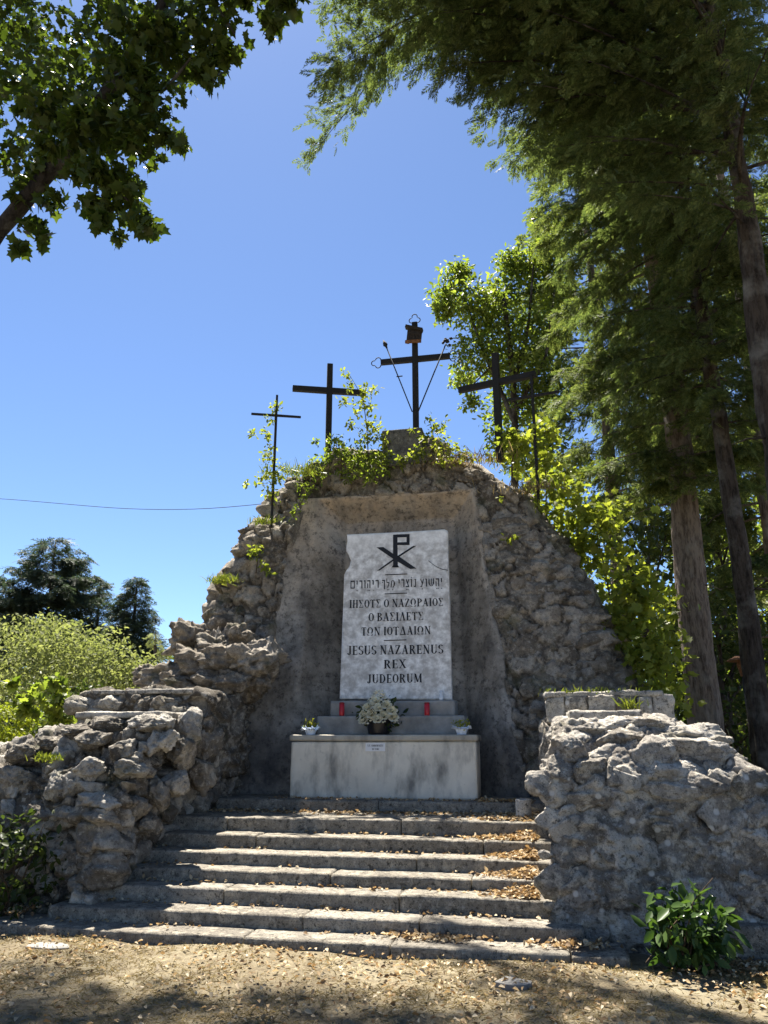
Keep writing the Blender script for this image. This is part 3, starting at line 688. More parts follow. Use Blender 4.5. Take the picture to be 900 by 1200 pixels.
# ------------------------------------------------------------------ rubble side walls
def loft(levels, res):
    """levels: [(z, [(x,y)..])] with equal point counts -> ring surface with a closed top"""
    K = len(levels[0][1]); L = [np.array([(x, y, z) for x, y in p]) if np.isscalar(z) else np.array([(x, y, zz) for (x, y), zz in zip(p, z)]) for z, p in levels]
    n = [max(2, int(math.ceil(max(np.linalg.norm(l[(i + 1) % K] - l[i]) for l in L) / (res if True else 1)))) for i in range(K)]
    def ring(l): return np.concatenate([l[i] + (l[(i + 1) % K] - l[i]) * (np.arange(n[i]) / n[i])[:, None] for i in range(K)])
    rows = []
    for a, b in zip(L[:-1], L[1:]):
        m = max(2, int(math.ceil(np.linalg.norm(b - a, axis=1).max() / res))); ra, rb = ring(a), ring(b)
        for t in np.arange(m) / m: rows.append(ra + (rb - ra) * t)
    top = ring(L[-1]); c = top.mean(0); m = max(4, int(np.linalg.norm(top - c, axis=1).max() / res / 1.5))
    for s in np.linspace(1, .01, m): rows.append(c + (top - c) * s)
    V = np.concatenate(rows); return V, gridq(len(rows), len(top), True)

def right_wall():
    root = thing('rubble_pier', 'massive grey rubble pier with lichened stones flanking the steps beside the bush', 'wall', (1.2, 7.15, 0))
    Yf = 7.13
    L = [(-.12, [(.02, Yf), (1.0, Yf - .02), (2.35, Yf), (2.6, 8.6), (1.2, 9.0), (.10, 8.9)]),
         (.7, [(.0, Yf + .02), (1.0, Yf), (2.15, Yf + .02), (2.3, 8.5), (1.2, 8.9), (.10, 8.8)]),
         (1.28, [(.02, Yf + .06), (.95, Yf + .02), (1.72, Yf + .1), (1.8, 8.4), (1.1, 8.8), (.10, 8.8)]),
         (1.50, [(.08, Yf + .25), (.85, Yf + .14), (1.40, Yf + .3), (1.5, 8.3), (1.0, 8.7), (.06, 8.7)]),
         (1.70, [(.12, Yf + .5), (.75, Yf + .42), (1.20, Yf + .5), (1.25, 8.2), (.9, 8.6), (.1, 8.6)]),
         (1.76, [(.16, Yf + .66), (.70, Yf + .60), (1.02, Yf + .65), (1.05, 8.2), (.9, 8.6), (.14, 8.6)])]
    V, Q = loft(L, .016); N = normals(V, Q)
    z = V[:, 2]; up = sstep(.85, 1.35, z)
    h, tone = rubble_relief(V, .27, 61, 1.6)
    d = (h * .10 - .04) * (.25 + .5 * up) + .05 * fbm(V * 1.7, 5, 62) + .03 * ridged(V * 4.6, 5, 63) + .016 * fbm(V * 8, 4, 66, .65) + .008 * fbm(V * 22, 3, 64)
    V = V + N * d[:, None]; mb = MB(); mb.add(V, Q, tone)
    g = np.random.default_rng(12)
    for (px, py, Y, w, hh, dp) in [(665, 880, 7.32, .14, .10, .14), (655, 902, 7.22, .10, .09, .12), (690, 903, 7.22, .17, .09, .13), (712, 888, 7.34, .16, .09, .14), (735, 868, 7.45, .2, .09, .14),
                                  (768, 890, 7.24, .17, .14, .13), (800, 905, 7.22, .2, .10, .13), (822, 922, 7.2, .16, .1, .13), (845, 925, 7.2, .13, .1, .13), (862, 935, 7.22, .1, .1, .13), (815, 880, 7.4, .2, .11, .15), (845, 895, 7.42, .15, .09, .14),
                                  (795, 860, 7.6, .17, .08, .14), (755, 850, 7.66, .18, .07, .15), (822, 860, 7.66, .13, .09, .14), (838, 868, 7.6, .10, .07, .12), (690, 858, 7.6, .14, .07, .12), (720, 850, 7.66, .12, .06, .12), (670, 868, 7.5, .12, .07, .13),
                                  (648, 920, 7.2, .08, .10, .12), (880, 955, 7.2, .10, .12, .14), (886, 990, 7.22, .12, .13, .16), (878, 1030, 7.2, .12, .1, .14), (888, 1060, 7.2, .12, .1, .14), (646, 960, 7.2, .06, .07, .08), (780, 925, 7.14, .18, .08, .07), (730, 930, 7.15, .2, .08, .07), (680, 935, 7.15, .15, .07, .06)]:
        c = W(px, py, Y + .03); R, F = rock(c, (w * 1.2, dp, hh * 1.15), int(g.integers(1e6)), 5, .07, yaw=g.normal() * .25, planes=10); mb.add(R, F, g.uniform(.2, .95))
    for i in range(80):
        z = g.uniform(.05, 1.25); x = g.uniform(-.05, 2.1); s = g.uniform(.04, .15)
        R, F = rock((x, Yf + .05, z), (s * 1.3, s * .40, s), 900 + i, 4, .08, yaw=g.normal() * .2); mb.add(R, F, g.uniform(.1, .8))
    mb.build('rubble_masonry', M['rubble_light'], root)
    mb = MB(); p0, p1 = W(666, 833, 7.95), W(751, 833, 7.95); make_block(mb, p0[0], p1[0], 7.88, 8.55, p0[2] - .14, p0[2], 55, .03, .02); mb.build('coping_slab', M['cap'], root)
    # kerb stone at the foot
    t = thing('kerb_stone', 'low grey kerb stone at the foot of the rubble pier by the bush', 'kerb stone', (1.75, 7.0, 0))
    mb = MB(); k0 = G(846, 1121, 0); zt = W(870, 1086, 6.98)[2]; make_block(mb, k0[0], 2.9, 6.98, 7.3, -.05, zt, 56, .03, .006); mb.build('stone', M['step'], t)
    # lower wall with square blocks behind the pier
    root = thing('retaining_wall', 'low wall of squared stone blocks behind the pier, right of the plaster panel', 'wall', (.75, 9.3, 0))
    za = W(700, 809, 9.25)[2]; zb = W(700, 834, 9.25)[2]
    xs = [W(p, 820, 9.25)[0] for p in (640, 662, 688, 720, 745, 764, 790)]
    mb = MB(); g = np.random.default_rng(5)
    for a, b in zip(xs[:-1], xs[1:]):
        make_block(mb, a + .003, b - .003, 9.25 + g.uniform(-.02, .03), 10.2, zb - .12, za - .05 - g.uniform(0, .02), int(a * 50) + 60, .022, .03)
    V, Q, _ = boxgrid(xs[0] - .05, xs[-1], 9.32, 10.4, -.1, zb - .1, .06, .03); N = normals(V, Q); h, tone = rubble_relief(V, .26, 71)
    mb.add(V + N * (h * .09 - .05 + .04 * fbm(V * 3, 4, 5))[:, None], Q, tone); mb.build('blockwork', M['rubble_light'], root)
    mb = MB(); make_block(mb, xs[0] - .02, xs[-1] - .1, 9.27, 10.25, za - .07, za - .005, 57, .025, .024); mb.build('coping_slab', M['cap'], root)
right_wall()

def left_wall():
    root = thing('rubble_wall', 'rugged dry stone wall of loose rough boulders left of the steps', 'wall', (-5.2, 7.3, 0))
    Yf = 7.2
    zt = W(130, 833, 7.75)[2] - .12
    # corner leans with the steps; the return face runs back along them to the panel
    c0 = W(118, 1050, Yf)[0]; c1 = W(142, 935, Yf + .05)[0]; c2 = W(182, 850, Yf + .35)[0]
    L = [(-.12, [(-8.2, Yf), (c0, Yf), (-4.12, 8.5), (-4.0, 10.2), (-7.5, 10.0)]),
         (1.0, [(-7.6, Yf + .15), (c1, Yf + .06), (-4.1, 8.5), (-3.98, 10.2), (-7.2, 9.6)]),
         ((1.32, 1.46, 1.62, 1.75, 1.5), [(-6.7, Yf + .3), (c1 + .06, Yf + .22), (-4.06, 8.5), (-4.0, 10.2), (-6.6, 9.3)]),
         ((1.5, zt - .1, 1.75, 1.85, 1.6), [(-5.35, Yf + .48), (c2 - .02, Yf + .48), (-4.1, 8.5), (-4.05, 10.2), (-6.0, 9.2)]),
         ((zt - .12, zt - .04, 1.8, 1.9, 1.65), [(-5.15, Yf + .62), (c2 - .1, Yf + .6), (-4.15, 8.5), (-4.15, 10.1), (-5.7, 9.2)])]
    V, Q = loft(L, .02); N = normals(V, Q)
    h, tone = rubble_relief(V, .25, 81, 1.5)
    d = h * .11 - .06 + .085 * fbm(V * 2.2, 5, 82) + .06 * ridged(V * 4.0, 5, 83) + .008 * fbm(V * 22, 3, 84)
    V = V + N * d[:, None]; mb = MB(); mb.add(V, Q, tone)
    g = np.random.default_rng(31)
    # stones the picture shows one by one (pixel, depth, half sizes)
    for (px, py, Y, w, hh, dp, tn) in [(104, 904, 7.22, .15, .10, .13, .9), (117, 938, 7.2, .20, .10, .14, .8), (122, 962, 7.2, .17, .09, .14, .6), (154, 900, 7.35, .15, .095, .14, .95), (68, 920, 7.22, .12, .12, .12, .8), (87, 918, 7.22, .11, .12, .12, .75),
                                  (196, 848, 7.7, .10, .10, .14, 1.0), (222, 850, 8.1, .17, .15, .2, .85), (215, 880, 8.05, .16, .2, .2, .5), (207, 914, 7.95, .13, .14, .14, .9), (180, 872, 7.55, .09, .11, .12, .85), (196, 868, 7.65, .09, .11, .12, .95), (148, 878, 7.4, .13, .09, .14, .6),
                                  (172, 850, 7.62, .19, .09, .16, .6), (120, 852, 7.6, .2, .09, .15, .3), (90, 858, 7.55, .2, .1, .15, .3), (60, 872, 7.5, .2, .09, .15, .25), (110, 868, 7.45, .2, .1, .14, .35), (30, 885, 7.42, .2, .09, .14, .35), (15, 912, 7.3, .16, .1, .13, .6), (45, 950, 7.22, .16, .12, .13, .45), (10, 960, 7.22, .16, .14, .13, .5),
                                  (80, 955, 7.22, .15, .1, .12, .7), (65, 985, 7.22, .14, .1, .1, .6), (110, 1000, 7.22, .13, .11, .12, .55), (70, 1005, 7.22, .12, .08, .11, .7), (118, 1025, 7.2, .11, .09, .12, .45), (95, 1040, 7.2, .11, .08, .1, .6), (168, 848, 7.7, .14, .08, .15, .95), (235, 905, 8.6, .15, .2, .15, .5), (240, 870, 8.8, .2, .2, .15, .4), (185, 930, 7.75, .13, .15, .12, .55), (160, 945, 7.5, .12, .12, .1, .5), (175, 965, 7.7, .12, .12, .12, .45), (150, 985, 7.5, .10, .11, .1, .6), (138, 1020, 7.35, .09, .1, .1, .5)]:
        R, F = rock(W(px, py, Y + .03), (w * .92, dp, hh * .92), int(g.integers(1e6)), 5, .13, yaw=g.normal() * .3, planes=11); mb.add(R, F, tn)
    for i in range(170):
        z = g.uniform(.05, 1.4); x = g.uniform(-6.4, c1 - .02); s = g.uniform(.03, .09)
        R, F = rock((x, Yf + .04 + max(0, z - .9) * .5, z), (s * 1.35, s * .7, s), 1300 + i, 4, .15); mb.add(R, F, g.uniform(.1, .95))
    for i in range(80):
        y = g.uniform(7.3, 10); z = g.uniform(.4, 1.8); s = g.uniform(.05, .14)
        R, F = rock((-4.12 - .05 * (z - .5), y, z), (s * .7, s * 1.2, s), 1500 + i, 4, .1); mb.add(R, F, g.uniform(.1, .7))
    mb.build('rubble_masonry', M['rubble_dark'], root)
    mb = MB(); a, b = W(88, 834, 7.72), W(190, 834, 7.72); make_block(mb, a[0], b[0], 7.72, 8.35, a[2] - .07, a[2], 58, .03, .012); mb.build('coping_slab', M['rubble_dark'], root)
    # the upper tier behind
    root = thing('upper_rubble_wall', 'pale topped rough wall tier behind the boulder wall, below the broken ledge', 'wall', (-5.0, 8.7, 0))
    a, b = W(93, 809, 8.75), W(246, 809, 8.75)
    V, Q, _ = boxgrid(a[0], b[0], 8.75, 10.1, 1.2, a[2] - .05, .022, .05); N = normals(V, Q); h, tone = rubble_relief(V, .22, 95)
    mb = MB(); mb.add(V + N * (h * .12 - .06 + .05 * fbm(V * 3, 4, 9))[:, None], Q, tone)
    for i in range(20):
        px = 95 + i * 6.6; s = g.uniform(.09, .17); R, F = rock(W(px, 829 + g.normal() * 5, 8.78), (s * 1.3, s * .8, s * .75), 1700 + i, 4, .10); mb.add(R, F, .75 + g.uniform(-.3, .25) if px < 150 else .2)
    mb.build('rubble_masonry', M['rubble_dark'], root)
    mb = MB(); make_block(mb, a[0] + .1, b[0] - .1, 8.72, 10.0, a[2] - .06, a[2], 59, .03, .014); mb.build('coping_slab', M['cap'], root)
    # broken ledge at the memorial's left foot
    root = thing('rock_ledge', 'jagged broken rocks heaped at the left foot of the memorial wall', 'rocks', (-5.2, 10.1, 0))
    mb = MB()
    for i, (px, py, Y, w, hh, dp) in enumerate([(228, 754, 10.15, .2, .24, .25), (200, 792, 9.9, .3, .16, .3), (178, 796, 10.1, .26, .14, .25), (232, 782, 9.9, .3, .2, .3), (262, 778, 9.85, .3, .2, .3), (290, 778, 9.85, .28, .2, .3), (305, 772, 9.95, .2, .14, .25), (275, 800, 9.8, .3, .2, .3), (245, 802, 9.75, .28, .16, .3), (215, 803, 9.7, .25, .12, .3), (300, 795, 9.95, .2, .2, .25), (255, 760, 10.15, .26, .2, .25), (280, 752, 10.2, .25, .14, .2)]):
        R, F = rock(W(px, py, Y), (w * 1.1, dp, hh), 2000 + i, 5, .20, planes=10); N = R - R.mean(0); N /= np.linalg.norm(N, axis=1, keepdims=True)
        R = R + N * (.05 * ridged(R * 5, 4, 7) + .03 * fbm(R * 9, 3, 8))[:, None]; mb.add(R, F, g.uniform(.25, .75))
    V, Q, _ = boxgrid(-5.6, -3.9, 9.9, 10.9, 1.2, 2.35, .04, .15); N = normals(V, Q); mb.add(V + N * (.10 * ridged(V * 2.6, 4, 3) + .06 * fbm(V * 5, 3, 4))[:, None], Q, .4)
    mb.build('rocks', M['rubble'], root)
left_wall()

# ------------------------------------------------------------------ crosses
def cross(name, label, px, py_top, py_bot, py_bar, Y, yaw, half, wid, dep, halfr=None):
    top, bot, bar = W(px[0], py_top, Y), W(px[1], py_bot, Y), W(px[0], py_bar, Y)
    root = thing(name, label, 'cross', (bot[0], Y, bot[2] - .3), 'iron crosses on the memorial wall')
    a = Rz(yaw)
    mb = MB(); c = np.array([bot[0], Y, (top[2] + bot[2] - .3) / 2]); V, Q, _ = boxgrid(-wid, wid, -dep, dep, -(top[2] - bot[2] + .3) / 2, (top[2] - bot[2] + .3) / 2, 10, .012)
    mb.add(V @ a.T + c, Q); mb.build('upright', M['iron'], root, False)
    mb = MB(); V, Q, _ = boxgrid(-half, halfr or half, -dep * .9, dep * .9, -wid * .95, wid * .95, 10, .012); mb.add(V @ a.T + np.array([bot[0], Y, bar[2]]), Q); mb.build('crossbar', M['iron'], root, False)
    return root, a, np.array([bot[0], Y, bar[2]]), top
cross('iron_cross', 'black iron cross left of the middle one, half hidden by a leafy shoot', (386.5, 384.5), 427, 530, 458, 11.4, R_(20), .62, .052, .05)
cross('iron_cross', 'black iron cross with a thick beam standing right of the middle one', (584, 585), 414, 520, 448, 11.4, R_(-16), .65, .055, .05)
cross('iron_cross', 'thin black cross wrapped in green climber, farthest to the left', (323, 319), 463, 596, 487, 10.9, R_(21), .40, .022, .022)
cross('iron_cross', 'thin black cross farthest to the right, in front of the trees', (625.5, 630), 436, 566, 464, 11.2, R_(-12), .415, .024, .024)
root, a, bc, top = cross('iron_cross', 'tallest black cross in the middle, with clover ends, lance and sponge rod', (487.5, 487.5), 378, 500, 421, 11.45, R_(0), .585, .05, .045)
def ring_pts(c, r, a0, a1, u, v, n=16):
    t = np.radians(np.linspace(a0, a1, n)); return c + r * (np.cos(t)[:, None] * u + np.sin(t)[:, None] * v)
X_, Z_ = np.array([1.0, 0, 0]), np.array([0, 0, 1.0])
for ax, c in ((-X_, bc - .585 * X_), (X_, bc + .585 * X_), (Z_, np.array([bc[0], bc[1], top[2]]))):
    mb = MB(); sd = np.cross(np.array([0, 1.0, 0]), ax)
    for (o, s, a0, a1) in ((.055, .05, -75, 75), (.03, .045, 0, 0), (.03, .045, 0, 0)):
        pass
    mb.add(*tube(ring_pts(c + ax * .115, .045, -110, 110, ax, sd), .008, 6))
    for s in (-1, 1): mb.add(*tube(ring_pts(c + ax * .045 + sd * s * .05, .045, 5, 190, ax * 1.0, sd * s), .008, 6))
    mb.build('clover_end', M['iron'], root)
low = bc + np.array([0, -.06, W(487, 484, 11.45)[2] - bc[2]])
lt = W(452.5, 406, 11.38); st = W(522.5, 403, 11.38)
mb = MB(); mb.add(*tube([low + np.array([-.05, 0, 0]), lt], .011, 6)); d = lt - low; d /= np.linalg.norm(d)
mb.add(*tube([lt - d * .04, lt, lt + d * .03, lt + d * .075, lt + d * .14], [.012, .02, .04, .03, .002], 4)); mb.add(*tube([low + d * .7 - X_ * .05, low + d * .7 + X_ * .05], .01, 6)); mb.build('lance', M['iron'], root)
mb = MB(); mb.add(*tube([low + np.array([.05, 0, 0]), st], .011, 6)); d = st - low; d /= np.linalg.norm(d)
for i in range(9):
    R, F = rock(st + d * .05 + np.random.default_rng(i).normal(size=3) * np.array([.035, .02, .022]), (.028, .028, .024), i + 40, 2, .2); mb.add(R, F)
mb.build('sponge_rod', M['iron'], root)
tb = W(485.5, 394, 11.37)
mb = MB(); r0 = Ry(R_(6))
for i in range(5):
    V, Q = boxv(tb + np.array([-.10 + .05 * i, 0, .0]), (.045, .05, .24 - .012 * (i % 3)), r0); mb.add(V, Q)
V, Q = boxv(tb + np.array([0, -.01, .135]), (.30, .10, .05), Ry(R_(19))); mb.add(V, Q)
V, Q = boxv(tb + np.array([.0, .01, .05]), (.22, .09, .06), Ry(R_(14))); mb.add(V, Q)
o = mb.build('title_board', M['oldwood'], root, False)
mb = MB(); V, Q = boxv(tb + np.array([-.015, -.035, -.115]), (.27, .03, .05), Ry(R_(3))); mb.add(V, Q); mb.build('rusty_strip', M['rust'], root, False)

# ------------------------------------------------------------------ leaves, sprays, trees
def tmpl_oval(w=.24, fold=.06, curl=.10):
    v = np.array([(0, 0, 0), (w, .38, fold), (w * .8, .72, fold * .6 - curl * .4), (0, 1, -curl), (-w * .8, .72, fold * .6 - curl * .4), (-w, .38, fold), (0, .5, -.01)], float)
    return v, np.array([[0, 1, 2, 6], [6, 2, 3, 3], [0, 6, 4, 5], [6, 3, 3, 4]])[:, :] if False else np.array([[0, 1, 2, 3], [0, 3, 4, 5]])
def tmpl_maple():
    h = [(0, 0), (.16, -.10), (.26, .02), (.24, .12), (.52, .20), (.40, .34), (.50, .56), (.32, .56), (.16, .66), (.12, .78), (0, 1.0)]
    R = [(x, y, .10 * x + .0) for x, y in h]; L = [(-x, y, .10 * x) for x, y in h[1:-1]]
    n = len(h); V = np.array(R + L, float); V[:, 2] -= .12 * V[:, 1] ** 2
    right = list(range(n)); left = [0, n - 1] + list(range(n + len(L) - 1, n - 1, -1))
    return V, [right, left]
def tmpl_spray(n=14, seed=0, w=.055, droop=.18):
    g = np.random.default_rng(seed); V = []; F = []
    def shoot(b, d, L, ww):
        d = d / np.linalg.norm(d); s = np.cross(d, [0, 0, 1.0]); s /= np.linalg.norm(s) + 1e-9; k = len(V)
        m = b + d * L * .45 + np.array([0, 0, .01])
        V.extend([b, m + s * ww, b + d * L - np.array([0, 0, .06 * L]), m - s * ww]); F.append([k, k + 1, k + 2, k + 3])
    for i in range(n):
        y = .04 + .90 * i / n; b = np.array([0, y, -droop * y * y]); s = 1 if i % 2 else -1
        shoot(b, np.array([s * (.9 + g.normal() * .2), .75, g.normal() * .22 - .12]), .46 * (1 - .62 * y) * g.uniform(.8, 1.15), w)
    shoot(np.array([0, .75, -droop * .56]), np.array([0, 1, -.3]), .32, w)
    return np.array(V), np.array(F)
T_OVAL = tmpl_oval(); T_NARROW = tmpl_oval(.16, .04); T_MAPLE = tmpl_maple(); T_SPRAY = [tmpl_spray(22, s, .034) for s in range(3)]; T_FAN = [tmpl_spray(12, 5 + s, .045) for s in range(2)]
def frames(d, n):
    d = d / (np.linalg.norm(d, axis=1, keepdims=True) + 1e-9)
    s = np.cross(d, n); s /= np.linalg.norm(s, axis=1, keepdims=True) + 1e-9
    return s, d, np.cross(s, d)
def scatter(mb, tm, P, d, n, sc):
    tv, tf = tm; s, d, n = frames(d, n); sc = np.broadcast_to(sc, (len(P),))
    V = P[:, None] + sc[:, None, None] * (tv[None, :, :1] * s[:, None] + tv[None, :, 1:2] * d[:, None] + tv[None, :, 2:] * n[:, None])
    k = len(tv); off = (np.arange(len(P)) * k)[:, None, None]
    if isinstance(tf, list):
        F = [np.array(f)[None] + off[:, 0] for f in tf]
    else:
        F = [(tf[None] + off).reshape(-1, tf.shape[1])]
    mb.add(V.reshape(-1, 3), F)
def unit(v): return v / (np.linalg.norm(v, axis=-1, keepdims=True) + 1e-9)
def leaf_clump(mb, tm, c, r, n, size, g, tufts=None, spread=.22, up=.7, droop=.35, shell=.35):
    """leaves in tufts through an ellipsoid"""
    c = np.asarray(c, float); r = np.broadcast_to(np.asarray(r, float), (3,)); tufts = tufts or max(3, n // 14)
    t = unit(g.normal(size=(tufts, 3))) * (shell + (1 - shell) * g.uniform(0, 1, (tufts, 1)) ** .6)
    k = g.integers(0, tufts, n); q = t[k] + g.normal(size=(n, 3)) * spread
    P = c + q * r
    nn = unit(g.normal(size=(n, 3)) * .75 + np.array([0, 0, up]) + q * .4)
    d = unit(g.normal(size=(n, 3)) + q * .5 + np.array([0, 0, -droop]))
    scatter(mb, tm, P, d, nn, size * g.uniform(.45, 1.25, n))
def conifer(label, base, H, r0, z0, Lf, nbr, dens, spray, seed, mat='needle', bark='bark', group=None, rise=.25, droop=.09, name='conifer_tree', extra=(), az=None, fan=False, lean=(0, 0), hang=.3, wide=.34, twigs=9):
    g = np.random.default_rng(seed); base = np.asarray(base, float)
    root = thing(name, label, 'tree', base, group)
    mbt = MB(); zz = np.linspace(-.2, H, max(10, int(H / .16))); ax = np.stack([base[0] + lean[0] * zz + .05 * np.sin(zz * .5 + seed), base[1] + lean[1] * zz, zz + base[2]], 1)
    rr = r0 * (1 - .92 * np.clip(zz / H, 0, 1)) * (1 + .35 * np.exp(-np.clip(zz, 0, 9) * 2.5))
    mbt.add(*tube(ax, rr, 40, wob=.03, seed=seed))
    for k in range(int(z0 * .7)):          # dead stubs under the crown
        z = g.uniform(.35 * z0, z0); a_ = g.uniform(0, 6.28); p = np.array([np.interp(z, zz, ax[:, 0]), np.interp(z, zz, ax[:, 1]), z + base[2]]); d = np.array([math.cos(a_), math.sin(a_), -.15]); L = g.uniform(.15, .9)
        mbt.add(*tube([p, p + d * L * .6, p + d * L - np.array([0, 0, .08])], [.018, .012, .004], 5))
    mbc = MB(); T = T_FAN if fan else T_SPRAY
    br = [(z0 + (H - z0) * ((i + g.uniform(0, .8)) / nbr) ** .95, g.uniform(0, 2 * math.pi) if az is None else az(g), None) for i in range(nbr)] + list(extra)
    for (z, a_, L) in br:
        t = (z - z0) / (H - z0)
        if L is None: L = Lf(t) * g.uniform(.75, 1.12)
        if L < .15: L = .15
        d = np.array([math.cos(a_), math.sin(a_), 0]); s = np.array([-d[1], d[0], 0]); p0 = np.array([np.interp(z, zz, ax[:, 0]), np.interp(z, zz, ax[:, 1]), z + base[2]])
        rs = rise * g.uniform(.6, 1.3); dr = droop * g.uniform(.7, 1.3); bend = g.normal() * .06
        path = lambda u: p0 + np.outer(u, d) + np.outer(bend * u * u, s) + np.outer(rs * u - dr * u * u, Z_)
        us = np.linspace(0, L, 7); mbt.add(*tube(path(us), np.linspace(.009 * L + .008, .003, 7), 5, cap=False))
        nt = max(2, int(L * twigs)); w = wide * L
        for q_ in range(nt + 2):
            u0 = L * (.10 + .90 * g.uniform() ** .8) if q_ < nt else L * g.uniform(.8, 1); sd = 1 if q_ % 2 else -1
            tl = max(.12, w * (1.1 - u0 / L) ** .6 * g.uniform(.55, 1.2)); o = path(np.array([u0]))[0]
            td = unit(d * g.uniform(.35, .9) + s * sd * g.uniform(.5, 1.0) + Z_ * g.uniform(-.35, .12)) if q_ < nt else unit(d + s * g.normal() * .3)
            m = max(2, int(dens * tl / 10)); v = tl * (.15 + .85 * (np.arange(m) + g.uniform(0, 1, m)) / m)
            P = o + v[:, None] * td - Z_ * (hang * v * v / max(tl, .3) * .8)[:, None] + g.normal(size=(m, 3)) * .03
            sd2 = np.where(np.arange(m) % 2, 1, -1)[:, None]; lat = unit(np.cross(td, Z_))
            dd = td + lat * sd2 * g.uniform(.1, .8, (m, 1)) - Z_ * (.10 + hang * g.uniform(.2, 1.2, m) * v / tl)[:, None] + g.normal(size=(m, 3)) * .22
            nn = Z_ + g.normal(size=(m, 3)) * .5; k = int(g.integers(0, len(T))); scatter(mbc, T[k], P, dd, nn, spray * g.uniform(.6, 1.2, m))
    mbt.build('trunk', M[bark], root); mbc.build('crown', M[mat], root)
    return root
def leafy(name, label, cat, base, stems, clumps, tm, size, mat, seed, stem_r=.012, stem_mat='twig', group=None, spread=.22, up=.7, droop=.35, part=('stem', 'foliage'), shell=.35, tuftn=14):
    g = np.random.default_rng(seed); root = thing(name, label, cat, base, group)
    if stems:
        mb = MB()
        for s in stems:
            r = stem_r
            if isinstance(s, tuple): s, r = s
            P = spline(s, max(6, 4 * len(s))); mb.add(*tube(P, np.linspace(r, r * .35, len(P)), 7 if r < .08 else 14, wob=.0 if r < .08 else r * .08, seed=seed))
        mb.build(part[0], M[stem_mat], root)
    mb = MB()
    for (c, r, n) in clumps: leaf_clump(mb, tm, c, r, n, size, g, max(3, n // tuftn), spread, up, droop, shell)
    mb.build(part[1], M[mat], root)
    return root

# ---- broadleaf at the upper left, near the camera
SHADE = [(-2.9, 4.9, 15, .55, 110), (-2.0, 4.8, 15, .55, 110), (-1.0, 4.9, 15, .55, 110), (-.2, 4.6, 15, .5, 90), (-4.2, 5.0, 15, .6, 120), (-1.0, 5.4, 15, .35, 50), (2.2, 6.0, 15, .5, 80), (-.2, 5.3, 15, .5, 110), (.6, 5.2, 15, .5, 110), (.2, 4.7, 15, .6, 130), (-5.2, 6.0, 13, .6, 130), (-3.2, 5.0, 13.0, .7, 200), (-2.3, 5.2, 13.5, .7, 200), (-1.5, 5.3, 14, .6, 160), (-3.8, 5.6, 13, .6, 150), (-2.8, 4.6, 14, .8, 220), (-1.6, 4.7, 14.5, .8, 220), (-.6, 4.7, 15, .6, 130), (-4.6, 5.4, 12.5, .7, 180), (-3.6, 4.5, 13, .8, 200)]
